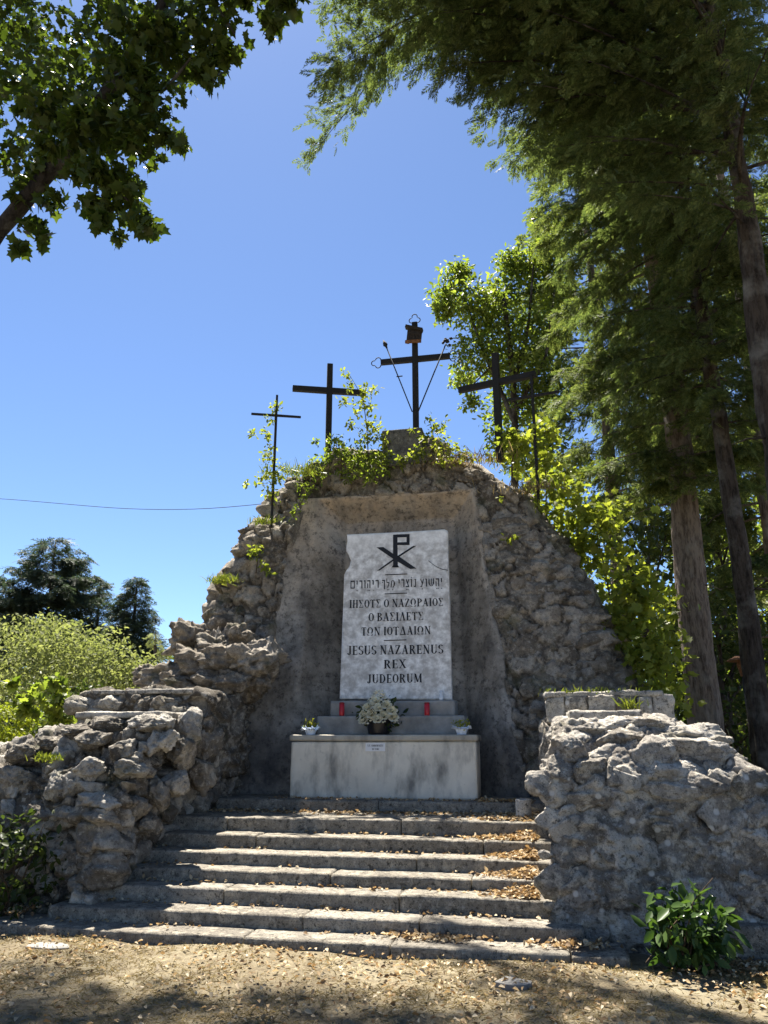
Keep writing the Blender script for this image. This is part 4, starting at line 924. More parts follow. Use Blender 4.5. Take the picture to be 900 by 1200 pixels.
def maple():
    g = np.random.default_rng(2)
    def S(px, py, Y): return W(px, py, Y)
    b0 = np.array([-6.6, 6.2, 0]); crotch = W(-40, 320, 6.3)
    limb = [b0, b0 + np.array([.1, 0, 2.5]), b0 + (crotch - b0) * .75, crotch, W(12, 250, 6.3), W(72, 190, 6.2), W(130, 100, 6.1), W(190, 20, 6.0), W(240, -120, 6.0)]
    stems = [(np.array(limb), .15), (np.array([W(72, 190, 6.2), W(110, 200, 6.0), W(150, 235, 5.9)]), .03), (np.array([W(130, 100, 6.1), W(190, 110, 5.9), W(230, 60, 5.8)]), .035), (np.array([W(190, 20, 6), W(250, 0, 5.8), W(275, 40, 5.7)]), .03),
             (np.array([W(240, -120, 6), W(290, -70, 5.6), W(325, 5, 5.5)]), .03), (np.array([crotch, W(-60, 100, 6.8), W(0, 0, 7), W(60, -150, 7)]), .13), (np.array([W(12, 250, 6.3), W(35, 275, 6.2), W(40, 280, 6.2)]), .015)]
    cl = []
    for (px, py, Y, r, n) in [(40, 30, 6.6, .75, 330), (20, 110, 6.9, .6, 220), (100, 80, 6.2, .65, 300), (150, 30, 6.0, .6, 280), (200, 50, 5.9, .42, 190), (235, 90, 5.9, .22, 60), (255, 50, 5.8, .26, 90), (272, 60, 5.8, .13, 26), (240, 10, 5.8, .35, 120), (185, 130, 5.9, .30, 110), (195, 165, 5.9, .18, 44),
                              (160, 170, 5.9, .30, 120), (120, 150, 6.0, .4, 160), (70, 150, 6.3, .4, 140), (150, 220, 5.9, .26, 90), (120, 245, 5.9, .22, 60), (160, 255, 5.9, .17, 50), (130, 272, 5.9, .11, 22), (185, 262, 5.85, .10, 18), (110, 225, 5.9, .16, 34), (60, 190, 6.2, .25, 64),
                              (30, 225, 6.2, .2, 44), (62, 235, 6.2, .18, 36), (40, 262, 6.2, .16, 32), (22, 285, 6.2, .10, 16), (48, 280, 6.2, .12, 20), (318, 18, 5.5, .15, 40), (330, 2, 5.5, .15, 36), (300, -20, 5.5, .2, 60), (345, -10, 5.5, .15, 34), (280, 2, 5.7, .12, 22), (100, 135, 5.7, .3, 120), (108, 198, 5.75, .17, 70), (125, 205, 5.8, .14, 50), (90, 205, 5.9, .12, 36), (70, 170, 5.8, .22, 60), (140, 80, 5.6, .32, 130), (170, 30, 5.5, .3, 120), (50, 120, 5.9, .4, 150), (15, 175, 6.8, .35, 90), (5, 60, 7.2, .6, 180), (-30, 200, 7, .4, 90)]:
        cl.append((W(px, py, Y), (r, r, r * .8), int(n * 1.5)))
    for (px, py, Y, r, n) in [(60, -80, 6.6, 1.0, 380), (160, -80, 6.2, .9, 380), (250, -90, 6.0, .8, 300), (330, -110, 6.0, .7, 200), (-90, 40, 7.0, 1.0, 260), (-100, -90, 7, 1.0, 260), (120, -200, 6.3, 1.1, 360), (240, -220, 6.2, 1.0, 320), (20, -220, 6.6, 1.1, 300), (330, -230, 6.2, .8, 180)]:
        cl.append((W(px, py, Y), (r, r, r * .7), n))
    for (gx, gy, t_, r, n) in SHADE:
        while True:                      # unseen leaf clumps, added up the sun ray to shade the lawn
            q = np.array([gx, gy, 0]) + np.array(to_sun) * t_; v = q - CP; dd = v @ Fc; u_, v_ = 450 + 901 * (v @ Rt) / dd, 600 - 901 * (v @ Uc) / dd
            if v_ < -901 * r * 1.35 / dd - 5 or t_ > 40: break
            t_ += .5
        cl.append((q, (r, r, r * .8), int(n * 1.3)))
    root = leafy('maple_tree', 'broadleaf tree with lobed leaves overhanging the upper left corner', 'tree', b0, stems, cl, T_MAPLE, .122, 'leaf_maple', 5, stem_mat='bark_black', part=('trunk', 'crown'), spread=.25, up=.8, droop=.5, shell=.1)
maple()

# ---- conifers on the right
def toward(px, py, Y, p):
    q = W(px, py, Y); return math.atan2(q[1] - p[1], q[0] - p[0])
pC = np.array([3.02, 9.6, 0])
ex = []
gC = np.random.default_rng(77)
for (z, px, py, Y, L) in [(12.9, 355, 0, 8.0, 6.2), (12.5, 395, 50, 8.3, 5.6), (12.7, 400, 40, 8.1, 5.3), (12.9, 390, 10, 8.0, 5.5), (12.0, 425, 95, 8.5, 5.5), (11.2, 480, 120, 8.6, 4.6), (13.2, 430, 20, 8.2, 5.8), (12.0, 520, 60, 8.3, 4.4), (10.8, 540, 150, 8.8, 4.0), (10.4, 590, 200, 9, 3.4), (10.0, 620, 225, 9, 3.1), (9.6, 650, 240, 9.2, 2.8), (11.5, 600, 60, 8.2, 4.2), (11, 640, 110, 8.3, 3.6), (10.4, 680, 150, 8.2, 3.2), (9.8, 720, 190, 8.2, 2.7), (9.2, 740, 250, 8.8, 2.3), (13.8, 400, -40, 8, 5.8), (14.2, 520, -60, 7.6, 5.4), (12.4, 700, 20, 7.5, 4.2), (11.6, 760, 60, 7.4, 3.6), (10.6, 800, 120, 7.6, 3.0), (9.6, 830, 200, 8, 2.2), (8.8, 760, 290, 9.2, 2.0), (8.4, 790, 310, 9.0, 1.6), (8.2, 840, 330, 8.8, 1.2), (10.2, 860, 100, 7.6, 2.6), (12.0, 850, 20, 7.2, 3.6), (9.4, 690, 260, 9.6, 2.4), (13.4, 620, -20, 7.6, 4.8), (12.6, 580, 20, 7.8, 4.8), (9.0, 880, 190, 8.2, 1.8), (11.2, 560, 110, 8.6, 4.1), (10.6, 610, 160, 8.9, 3.4)]:
    ex.append((z, toward(px, py, Y, pC), L))
conifer('tall dark fir whose long branches overhang the top right corner', pC, 19, .21, 8.2, lambda t: np.interp(t, [0, .25, .5, 1], [2.0, 4.0, 3.8, .3]), 30, 150, .20, 3, 'needle_dark', 'bark_dark', 'conifers right of the memorial', rise=.18, droop=.06, extra=ex, twigs=17)
gX = np.random.default_rng(5)
inner = lambda za, zb, n, a, b: [(gX.uniform(za, zb), gX.uniform(-2.6, -.5), gX.uniform(a, b)) for _ in range(n)]
conifer('lit spruce with a broad reddish trunk just right of the memorial', (2.72, 14.2, 0), 25, .30, 6.0, lambda t: np.interp(t, [0, .1, .5, 1], [1.9, 2.6, 2.3, .2]), 105, 190, .25, 4, 'needle', 'bark', 'conifers right of the memorial', rise=.05, droop=.16, hang=.9, twigs=17, wide=.26, extra=inner(6.0, 14, 70, .5, 1.5))
conifer('slim leaning spruce at the right edge in front of the lamp', (2.86, 11.6, 0), 22, .155, 6.2, lambda t: np.interp(t, [0, .15, .5, 1], [1.3, 2.0, 2.0, .2]), 100, 170, .24, 6, 'needle_dark', 'bark_dark', 'conifers right of the memorial', rise=.05, droop=.15, hang=.9, twigs=16, wide=.26, extra=inner(6.0, 12.5, 60, .4, 1.2))
conifer('dark spruce standing behind the broad reddish trunk', (5.6, 19, 0), 26, .26, 3.5, lambda t: np.interp(t, [0, .2, .6, 1], [3.0, 3.4, 2.6, .2]), 80, 70, .5, 8, 'needle_dark', 'bark', 'conifers right of the memorial', rise=.02, droop=.1, hang=.5)
conifer('spruce between the broadleaf tree and the lit spruce', (2.2, 21, 0), 22, .24, 7, lambda t: np.interp(t, [0, .2, .6, 1], [2.6, 3.0, 2.4, .2]), 70, 70, .46, 9, 'needle', 'bark', 'conifers right of the memorial', rise=.02, droop=.12, hang=.5)

# ---- broadleaf behind the crosses
def decid():
    cl = []
    b = W(600, 800, 18.5); b = np.array([b[0], 18.5, 0])
    for (px, py, r, n) in [(535, 320, .42, 190), (528, 350, .55, 300), (520, 365, .3, 100), (560, 360, .7, 420), (585, 345, .5, 260), (600, 310, .45, 220), (620, 315, .6, 300), (645, 300, .6, 260), (590, 390, .8, 420), (560, 420, .6, 280), (545, 445, .35, 120), (610, 430, .9, 460), (640, 380, .8, 360), (550, 470, .25, 60), (600, 480, .8, 360), (640, 460, .9, 360), (590, 520, .5, 200), (650, 340, .7, 260), (640, 270, .5, 140), (625, 530, .8, 300), (660, 550, .8, 300)]:
        cl.append((W(px, py, 18.5 + (px % 7) * .15), (r, r, r * .85), int(n * 3.0)))
    stems = [([b, b + Z_ * 4, W(605, 520, 18.5), W(600, 420, 18.5), W(590, 350, 18.5)], .16), ([W(605, 500, 18.5), W(570, 420, 18.5), W(540, 340, 18.5)], .07), ([W(602, 450, 18.5), W(620, 380, 18.5), W(625, 310, 18.5)], .06), ([W(575, 430, 18.5), W(550, 455, 18.5)], .03), ([W(605, 480, 18.5), W(640, 420, 18.5), W(650, 340, 18.5)], .06)]
    leafy('broadleaf_tree', 'loose broadleaf tree behind the two crosses on the right', 'tree', b, [(np.array(s), r) for s, r in stems], cl, T_OVAL, .15, 'leaf_decid', 15, stem_mat='bark_dark', part=('trunk', 'crown'), spread=.26, shell=.2)
decid()

# ---- woodland behind, right
def wood_tree(label, x, y, h, r, seed, mat, n=2600, size=.26, low=.1):
    g = np.random.default_rng(seed); b = np.array([x, y, 0.0]); cl = []; stems = [(np.array([b, b + Z_ * h * .5, b + Z_ * h * .85 + X_ * g.normal() * .3]), .14 + h * .008)]
    k = 15
    for i in range(k):
        z = h * (low + (1 - low) * (i + .5) / k); rr = r * (1 - .5 * abs(2 * (z / h) - .9)); a_ = g.uniform(0, 6.28); q = b + np.array([math.cos(a_) * rr * .55, math.sin(a_) * rr * .55, z])
        cl.append((q, np.array([1, 1, .8]) * r * g.uniform(.38, .6), n // k)); stems.append((np.array([b + Z_ * z * .75, q]), .04))
    leafy('woodland_tree', label, 'tree', b, stems, cl, T_OVAL, size, mat, seed, stem_mat='bark_dark', group='woodland trees behind the conifers', part=('trunk', 'crown'), spread=.3, shell=.15)
wood_tree('dark bushy tree behind the saplings at the memorial\'s right shoulder', 2.4, 17.5, 6.5, 1.9, 41, 'leaf_dark', 2800, .2, .04)
wood_tree('dark green tree filling the gap between the two spruce trunks', 4.9, 22, 8.5, 2.6, 42, 'leaf_decid', 3000, .24, .04)
wood_tree('sunlit pale green tree seen right of the slim spruce trunk', 7.8, 24, 9.5, 2.6, 43, 'leaf_shrub', 3000, .24, .04)
wood_tree('deep green tree at the right edge behind the lamp', 6.3, 27, 11, 3.2, 44, 'leaf_dark', 2800, .3, .03)
wood_tree('tall pale tree far right beyond the road', 10.5, 44, 15, 4.5, 45, 'leaf_decid', 2600, .42, .03)
wood_tree('dark round tree beyond the road behind the parked car', 5.5, 46, 12, 4.5, 46, 'leaf_dark', 2400, .42, .03)
wood_tree('low dark thicket tree behind the broad reddish trunk', 3.6, 16.8, 4.2, 1.5, 47, 'leaf_dark', 2200, .17, .02)

# ---- saplings on the right slope of the memorial
def sapling(label, pts, size, seed, n, Y=None, mat='leaf_young', tm=T_MAPLE, group='young maples on the right slope', r=.2, stemr=.014, name='maple_sapling'):
    P = [W(*p) for p in pts]; base = P[0]
    cl = []
    for a, b in zip(P[:-1], P[1:]):
        for t in (.35, .75, 1.0): cl.append((a + (b - a) * t + np.random.default_rng(seed).normal(size=3) * .05, (r, r, r * .8), n))
    return leafy(name, label, 'sapling', base, [np.array(P)], cl, tm, size, mat, seed, stemr, group=group, spread=.35, shell=.2, up=.9, tuftn=6)
sapling('young maple at the crest by the thin right cross', [(640, 610, 11.6), (640, 560, 11.5), (636, 520, 11.4), (640, 500, 11.4)], .115, 51, 30)
sapling('bright young maple below the lit spruce branches', [(680, 690, 11.8), (678, 640, 11.6), (672, 600, 11.5), (665, 570, 11.5)], .12, 52, 50, r=.36)
sapling('leaning yellow green sapling in the middle of the slope', [(715, 700, 11.8), (705, 650, 11.4), (698, 620, 11.3), (722, 605, 11.2)], .12, 53, 48, r=.34)
sapling('sapling with wide layered leaves low on the slope', [(745, 790, 11.2), (738, 740, 11.0), (745, 700, 10.9), (762, 690, 10.9)], .125, 54, 52, r=.29)
sapling('lowest sapling beside the squared stone wall', [(770, 830, 10.9), (760, 790, 10.8), (755, 760, 10.8), (765, 745, 10.8)], .12, 55, 48, r=.3)
sapling('bushy sapling behind the right shoulder of the wall', [(700, 760, 12.6), (690, 690, 12.4), (660, 620, 12.2), (645, 570, 12.2)], .12, 56, 62, r=.46)
sapling('small yellow sapling at the foot of the thick right cross', [(600, 560, 11.5), (600, 535, 11.4), (612, 520, 11.3), (596, 518, 11.3)], .095, 57, 34, r=.18)
sapling('sapling spreading right of the slope near the trunk', [(790, 860, 11.6), (782, 800, 11.5), (776, 720, 11.6), (770, 690, 11.6)], .12, 58, 40, r=.34)

# ---- plants growing on the memorial
gp = 'plants growing on the memorial wall'
def creeper(label, pts, clumps, size, seed, mat='leaf_young', tm=T_OVAL, name='leafy_shoot', stemr=.010):
    P = [W(*p) for p in pts]
    leafy(name, label, 'plant', P[0], [np.array(P)], [(W(px, py, Y), (r * 1.05, r * 1.05, r * .95), int(n * 1.6)) for px, py, Y, r, n in clumps], tm, size * .92, mat, seed, stemr, group=gp, spread=.3, shell=.1, tuftn=7)
creeper('tall leafy shoot in front of the left thick cross', [(432, 545, 11.2), (430, 500, 11.1), (425, 465, 11.1), (408, 437, 11.1)],
        [(405, 440, 11.1, .07, 16), (410, 452, 11.1, .09, 26), (425, 460, 11.1, .13, 46), (438, 456, 11.1, .08, 18), (402, 470, 11.1, .09, 26), (420, 478, 11.1, .12, 36), (436, 480, 11.1, .09, 22), (430, 495, 11.1, .10, 26), (415, 497, 11.1, .1, 22), (440, 500, 11.1, .10, 26), (432, 512, 11.1, .14, 50), (448, 512, 11.1, .08, 18)], .085, 61)
creeper('low yellow green bush spreading between the left crosses', [(400, 560, 11.2), (400, 530, 11.1), (395, 520, 11.1)],
        [(372, 518, 11.1, .08, 18), (385, 535, 11.1, .15, 60), (400, 525, 11.1, .16, 70), (415, 530, 11.05, .2, 110), (430, 535, 11.05, .18, 90), (445, 540, 11.05, .15, 60), (410, 550, 11.0, .18, 80), (435, 555, 11.0, .14, 50), (365, 540, 11.1, .10, 26), (390, 517, 11.1, .1, 26), (455, 548, 11.0, .1, 26)], .085, 62, 'leaf_decid')
creeper('green climber twining up the thin left cross', [(318, 592, 10.88), (320, 550, 10.86), (322, 520, 10.86), (322, 475, 10.86)],
        [(322, 478, 10.86, .09, 30), (320, 492, 10.86, .07, 16), (312, 510, 10.86, .1, 26), (297, 508, 10.86, .08, 18), (318, 525, 10.86, .09, 22), (318, 540, 10.86, .13, 46), (312, 555, 10.86, .14, 56), (325, 562, 10.86, .14, 56), (318, 575, 10.86, .13, 46), (330, 548, 10.86, .08, 16), (288, 564, 10.86, .06, 10), (302, 568, 10.86, .05, 8)], .085, 63)
creeper('leafy twigs at the foot of the middle cross', [(505, 545, 11.2), (508, 510, 11.1), (503, 490, 11.1)],
        [(504, 490, 11.1, .08, 14), (512, 503, 11.1, .12, 30), (522, 498, 11.1, .09, 16), (500, 510, 11.1, .08, 18), (515, 520, 11.1, .18, 70), (535, 527, 11.1, .14, 46), (550, 532, 11.1, .1, 26), (495, 530, 11.05, .12, 36), (452, 535, 11.05, .09, 26), (470, 538, 11.0, .10, 30), (486, 536, 11.0, .10, 30), (496, 512, 11.05, .06, 16), (448, 518, 11.05, .06, 14), (520, 540, 11.05, .16, 50), (484, 505, 11.1, .05, 8)], .085, 64)
creeper('small plant in a crevice high on the left flank', [(300, 672, 10.75), (302, 655, 10.7), (298, 645, 10.65)], [(300, 645, 10.65, .09, 26), (294, 650, 10.65, .06, 12), (312, 663, 10.65, .07, 14), (318, 670, 10.65, .06, 10)], .09, 65)
creeper('ivy hanging from the broken upper left corner', [(365, 560, 10.95), (358, 580, 10.9), (350, 595, 10.85)], [(362, 570, 10.9, .10, 30), (355, 585, 10.88, .09, 26), (348, 598, 10.85, .08, 18), (372, 556, 10.95, .10, 30), (352, 565, 10.95, .08, 18)], .075, 66, 'leaf_decid')
creeper('small leafy tuft on the upper right flank', [(600, 632, 10.9), (600, 625, 10.8)], [(598, 630, 10.8, .07, 14), (605, 627, 10.8, .05, 8)], .08, 67)
creeper('leafy tuft at the right shoulder near the saplings', [(630, 595, 11.0), (630, 585, 10.95)], [(628, 588, 10.95, .10, 26), (640, 592, 10.95, .07, 14), (586, 583, 10.9, .04, 8)], .08, 68)
def tuft(label, px, py, Y, n, h, seed, spread=.12, mat='grass_green', grp='grass tufts on the walls'):
    g = np.random.default_rng(seed); c = W(px, py, Y); root = thing('grass_tuft', label, 'grass', c, grp); mb = MB()
    P = c + g.normal(size=(n, 3)) * np.array([spread, spread * .5, .015]); d = unit(g.normal(size=(n, 3)) * .45 + Z_); hh = h * g.uniform(.5, 1.3, n)
    s = unit(np.cross(d, g.normal(size=(n, 3)))) * .006
    V = np.stack([P - s, P + s, P + d * hh[:, None] * .6 + s * .7, P + d * hh[:, None] - Z_ * hh[:, None] * .15, P + d * hh[:, None] * .6 - s * .7], 1)
    mb.add(V.reshape(-1, 3), np.arange(n * 5).reshape(n, 5)); o = mb.build('blades', M[mat], root, False); o['kind'] = 'stuff'
tuft('bright grass tuft on the left outline of the memorial wall', 262, 682, 10.55, 240, .14, 71)
tuft('grass fringe on the crest left of the thick left cross', 352, 556, 11.1, 300, .2, 72, .25)
tuft('pale grass below the thin left cross', 308, 612, 10.8, 160, .12, 73)
tuft('dry grass along the crest right of the middle cross', 545, 543, 11.2, 300, .22, 74, .35, 'grass_dry')
tuft('grass hanging on the ledge top beside the plaster', 255, 820, 9.6, 160, .12, 75, .1)
tuft('grass on the right coping above the squared blocks', 690, 812, 9.4, 160, .07, 76, .3)
tuft('yellow green sprig on the right coping end', 740, 830, 9.1, 60, .14, 77, .05)
tuft('grass beside the rock ledge at far left', 210, 772, 10.3, 160, .16, 78, .1)
tuft('moss and grass in the boulder wall face', 55, 890, 7.25, 140, .07, 79, .07)
tuft('dry straw at the right end of the crest', 620, 575, 11.0, 200, .18, 80, .25, 'grass_dry')

# ---- left background
def shrub(label, clumps, size, mat, seed, base, name='shrub', tm=T_OVAL, group=None):
    leafy(name, label, 'shrub', base, [np.array([base, base + Z_ * 1.0 + X_ * .3]), np.array([base, base + Z_ * 1.4 - X_ * .3]), np.array([base, base + Z_ * 1.5])], clumps, tm, size, mat, seed, .05, group=group, spread=.15, shell=.7, up=.9, tuftn=26)
cl = []
for (px, py, r, n) in [(10, 782, 1.0, 1500), (50, 768, 1.0, 1600), (90, 775, 1.0, 1600), (125, 790, .9, 1400), (150, 808, .65, 900), (30, 800, 1.1, 1100), (80, 800, 1.1, 1200), (115, 810, 1.0, 1000), (-30, 780, 1.2, 900), (68, 750, .6, 600), (10, 830, 1.0, 700), (60, 835, 1.0, 700), (100, 840, .9, 700)]:
    cl.append((W(px, py, 14.5 + (px % 5) * .2), (r, r, r * .8), n))
b = W(70, 870, 14.8); shrub('large rounded silvery green shrub behind the boulder wall', cl, .10, 'leaf_shrub', 81, np.array([b[0], 14.8, 0]))
cl = [(W(px, py, 11.2), (r, r, r * .5), n) for px, py, r, n in [(10, 845, .45, 600), (-15, 850, .5, 500), (25, 838, .3, 300), (8, 870, .45, 500), (-10, 890, .5, 400), (22, 878, .25, 200)]]
b = W(5, 900, 11.2); shrub('clipped yellow green hedge at the left edge', cl, .075, 'leaf_hedge', 82, np.array([b[0], 11.2, 0]), name='hedge')
cl = [(W(px, py, 10.6), (r, r, r * .8), n) for px, py, r, n in [(62, 812, .28, 180), (50, 830, .28, 180), (75, 830, .25, 140), (30, 810, .22, 100)]]
b = W(60, 850, 10.6); shrub('small maple bush in front of the silvery shrub', cl, .12, 'leaf_decid', 83, np.array([b[0], 10.6, 0]), tm=T_MAPLE, name='maple_bush')
cl = [(W(px, py, 12.5), (r, r, r * .8), n) for px, py, r, n in [(20, 835, .7, 800), (60, 850, .6, 600), (95, 830, .5, 500), (110, 850, .5, 400)]]
b = W(60, 870, 12.5); shrub('dark leafy bush under the silvery shrub', cl, .10, 'leaf_dark', 84, np.array([b[0], 12.5, 0]))
def px_tree(label, px, base_py, top_py, Y, Lpx, seed, nbr, dens, spray, mat='needle_blue', prof=((0, 1), (1, .05)), rise=.1, droop=.03, z0f=.12, fan=True):
    b = W(px, base_py, Y); top = W(px, top_py, Y)[2]; L = Lpx * math.hypot(b[0], Y) / 901
    conifer(label, (b[0], Y, 0), top, .28, top * z0f, lambda t: L * np.interp(t, [p[0] for p in prof], [p[1] for p in prof]), nbr, dens, spray, seed, mat, 'bark_dark', 'far conifers on the left', rise=rise, droop=droop, fan=fan, wide=.34, twigs=5)
px_tree('wide dark cedar in the left background', 45, 800, 634, 42, 62, 91, 170, 120, .75, prof=((0, .8), (.3, 1.05), (.65, .85), (.9, .5), (1, .1)), rise=.25, droop=.02)
px_tree('narrow dark fir between the cedar and the pointed fir', 106, 800, 681, 46, 32, 92, 150, 130, .65, prof=((0, 1), (.6, .75), (1, .08)), rise=.1)
px_tree('pointed dark fir with spreading lower branches in the left background', 150, 800, 677, 40, 52, 93, 230, 170, .6, prof=((0, 1.05), (.4, .85), (.8, .38), (1, .05)), rise=-.02, droop=.012)
px_tree('pale little conifer right of the pointed fir', 178, 800, 742, 36, 20, 94, 60, 60, .35, 'leaf_shrub', prof=((0, 1), (1, .1)), rise=.2)
px_tree('small dark fir at the far left edge', -8, 800, 700, 44, 30, 95, 90, 90, .62, prof=((0, 1), (1, .1)), rise=.1)

# ---- bush by the pier and the dark one in the corner
def big_bush(label, px, py, Y, r, n, size, mat, seed, name):
    c = W(px, py, Y); b = np.array([c[0], Y, 0]); g = np.random.default_rng(seed)
    st = [np.array([b + g.normal(size=3) * .03 * np.array([1, 1, 0]), b + (c - b) * .6 + g.normal(size=3) * .1, c + g.normal(size=3) * .22]) for _ in range(9)]
    leafy(name, label, 'bush', b, st, [(c, r, n), (c - Z_ * .12, np.array(r) * .9, n // 2)], T_OVAL, size, mat, seed, .010, spread=.16, shell=.5, up=1.2, droop=.25, tuftn=5)
big_bush('bush of large ovate green leaves at the foot of the pier', 799, 1080, 6.66, (.29, .26, .22), 300, .125, 'leaf_glossy', 85, 'leafy_bush')
big_bush('dark bush in deep shade at the foot of the boulder wall', 15, 1015, 7.0, (.42, .3, .42), 420, .09, 'leaf_dark', 86, 'dark_bush')

# ------------------------------------------------------------------ bollard, flagstones, flowers, candles
c = W(614, 959, 9.0); bb = np.array([c[0], 9.0, Zp]); t = tag(bpy.data.objects.new('x', None), '', '') if False else None
r = .085; h = W(614, 936, 9.0)[2] - Zp
V, Q = lathe([(.0, 0), (r * .98, 0), (r, .02), (r, h * .5), (r * .99, h - .015), (r * .95, h - .003), (0.001, h)], bb, 28)
mbx = MB(); mbx.add(V + unit(V - bb) * (.004 * fbm(V * 14, 3, 2))[:, None], Q, .6); o = mbx.build('stone_bollard', M['bollard']); tag(o, 'short round pale stone post at the right end of the top step', 'bollard')
for (px, py, w, d, lab, sd) in ((56, 1108, .19, .07, 'pale flat flagstone in the lawn before the left end of the steps', 4), (598, 1149, .16, .06, 'grey flat flagstone sunk in the lawn near the middle', 9)):
    q = G(px, py, .005); g = np.random.default_rng(sd); a_ = np.sort(g.uniform(0, 6.28, 9)); pts = np.stack([q[0] + w * np.cos(a_) * g.uniform(.8, 1.1, 9), q[1] + d * 1.6 * np.sin(a_) * g.uniform(.8, 1.1, 9)], 1)
    top = np.column_stack([pts, np.full(9, .004)]); inn = np.column_stack([pts * .96 + np.array([q[0], q[1]]) * .04, np.full(9, .008)]); bot = np.column_stack([pts, np.full(9, -.05)])
    i = np.arange(9); j = (i + 1) % 9
    o = build('flagstone', np.concatenate([inn, top, bot]), [np.stack([i, i + 9, j + 9, j], 1), np.stack([i + 9, i + 18, j + 18, j + 9], 1), i[None]], M['paver'], None, False); tag(o, lab, 'flagstone', 'flagstones in the lawn')

def bouquet():
    c = W(444, 860, 9.86); c[2] = ZA; root = thing('flower_bouquet', 'large bouquet of cream roses and white blossom in a black vase on the altar', 'flowers', c)
    V, Q = lathe([(.001, 0), (.12, 0), (.135, .02), (.16, .16), (.175, .20), (.165, .20), (.15, .17), (.001, .15)], c, 26); mb = MB(); mb.add(V, Q); mb.build('vase', M['black_vase'], root)
    g = np.random.default_rng(8); cc = c + Z_ * .28
    mb = MB(); leaf_clump(mb, T_OVAL, cc - Z_ * .03, (.24, .16, .17), 330, .085, g, 60, .2, .5, .3); mb.build('foliage', M['leaf_dark'], root)
    mb = MB()
    for i in range(11):
        p = [(-.17, -.12, .18 - .09), (-.06, -.16, .16), (.19, -.12, .2), (.03, -.15, .24), (-.02, -.12, .32), (.09, -.14, .14), (-.11, -.14, .24), (.12, -.12, .27), (.02, -.17, .10), (-.16, -.1, .16), (.2, -.08, .12)][i]
        q = c + np.array(p) + Z_ * .08; ax = unit(np.array([p[0] * 1.2, -.7, .55]))
        for ring, (k, rr, tilt) in enumerate(((3, .016, .15), (5, .03, .5), (6, .042, .95))):
            for m in range(k):
                t_ = 2 * math.pi * (m + ring * .5) / k; u = unit(np.cross(ax, [0, 0, 1.0])); v = np.cross(u, ax); rad = u * math.cos(t_) + v * math.sin(t_)
                scatter(mb, (np.array([(0, 0, 0), (.6, .45, .1), (.45, 1, .0), (0, 1.12, -.08), (-.45, 1, 0), (-.6, .45, .1)], float), np.array([[0, 1, 2, 3], [0, 3, 4, 5]])), (q + rad * rr * .5)[None], unit(ax * (1 - tilt * .6) + rad * tilt)[None], unit(rad * -1 + ax * .3)[None], .052)
    mb.build('roses', M['white_petal'], root)
    mb = MB(); D, F = ico(1)
    for i in range(190):
        a_ = g.uniform(0, 6.28); zz = g.uniform(-.06, .36); rr = .25 * (1 - (max(zz, 0) / .42) ** 1.4) * g.uniform(.6, 1.05)
        q = c + np.array([math.cos(a_) * rr, -abs(math.sin(a_)) * rr * .7 - .02, .19 + zz]); mb.add(q + D * g.uniform(.009, .018) * np.array([1, 1, .8]), F)
    mb.build('small_blossoms', M['white_petal'], root)
bouquet()
def posy(px, label, seed):
    c = W(px, 860, 9.80); c[2] = ZA; root = thing('potted_posy', label, 'flower pot', c, 'wrapped flower pots at the altar ends'); g = np.random.default_rng(seed)
    V, Q = lathe([(.001, 0), (.055, 0), (.06, .015), (.085, .09), (.075, .09), (.001, .07)], c, 20); a_ = np.arctan2(V[:, 1] - c[1], V[:, 0] - c[0]); V[:, :2] = c[:2] + (V[:, :2] - c[:2]) * (1 + .12 * np.sin(a_ * 9) * (V[:, 2:] - c[2])[:, 0] / .09)[:, None]
    mb = MB(); mb.add(V, Q)
    for i in range(18):
        t_ = 2 * math.pi * i / 18; d = np.array([math.cos(t_), math.sin(t_), .25]); q = c + np.array([math.cos(t_), math.sin(t_), 0]) * .07 + Z_ * .07
        scatter(mb, (np.array([(-.35, 0, 0), (.35, 0, 0), (.7, .75, .15), (.1, 1.05, -.1), (-.65, .8, .1)], float), [[0, 1, 2, 3, 4]]), q[None], unit(d + g.normal(size=3) * .3)[None], unit(Z_ + g.normal(size=3) * .4)[None], .06)
    mb.build('paper_wrap', M['wrap'], root, False)
    mb = MB(); leaf_clump(mb, T_OVAL, c + Z_ * .125, (.10, .09, .055), 150, .04, g, 40, .2, .8, .1); mb.build('flowers', M['posy'], root)
posy(364, 'small flower pot in pale paper at the left end of the altar', 1); posy(541, 'small flower pot in pale paper at the right end of the altar', 2)
def candle(px, label):
    c = W(px, 839, 10.07); c[2] = ZL2; root = thing('grave_candle', label, 'candle', c, 'red candles on the ledge'); h = W(px, 823, 10.07)[2] - ZL2
    V, Q = lathe([(.001, 0), (.030, 0), (.034, .01), (.034, h * .88), (.028, h * .9), (.001, h * .9)], c, 20); mb = MB(); mb.add(V, Q); mb.build('jar', M['candle'], root)
    V, Q = lathe([(.032, h * .9), (.036, h * .91), (.036, h * .97), (.02, h), (.001, h)], c, 20); mb = MB(); mb.add(V, Q); mb.build('lid', M['candle_lid'], root)
candle(400.5, 'red grave candle left of the bouquet'); candle(500.5, 'red grave candle right of the bouquet')
c = W(517, 820, 10.22); c[2] = ZL3; V, Q = lathe([(.001, 0), (.028, 0), (.03, .01), (.03, .06), (.015, .08), (.018, .10), (.022, .12), (.001, .125)], c, 16)
tag(build('glass_lantern', V, Q, M['clear']), 'tiny clear glass lantern on the upper ledge at the tablet foot', 'lantern')

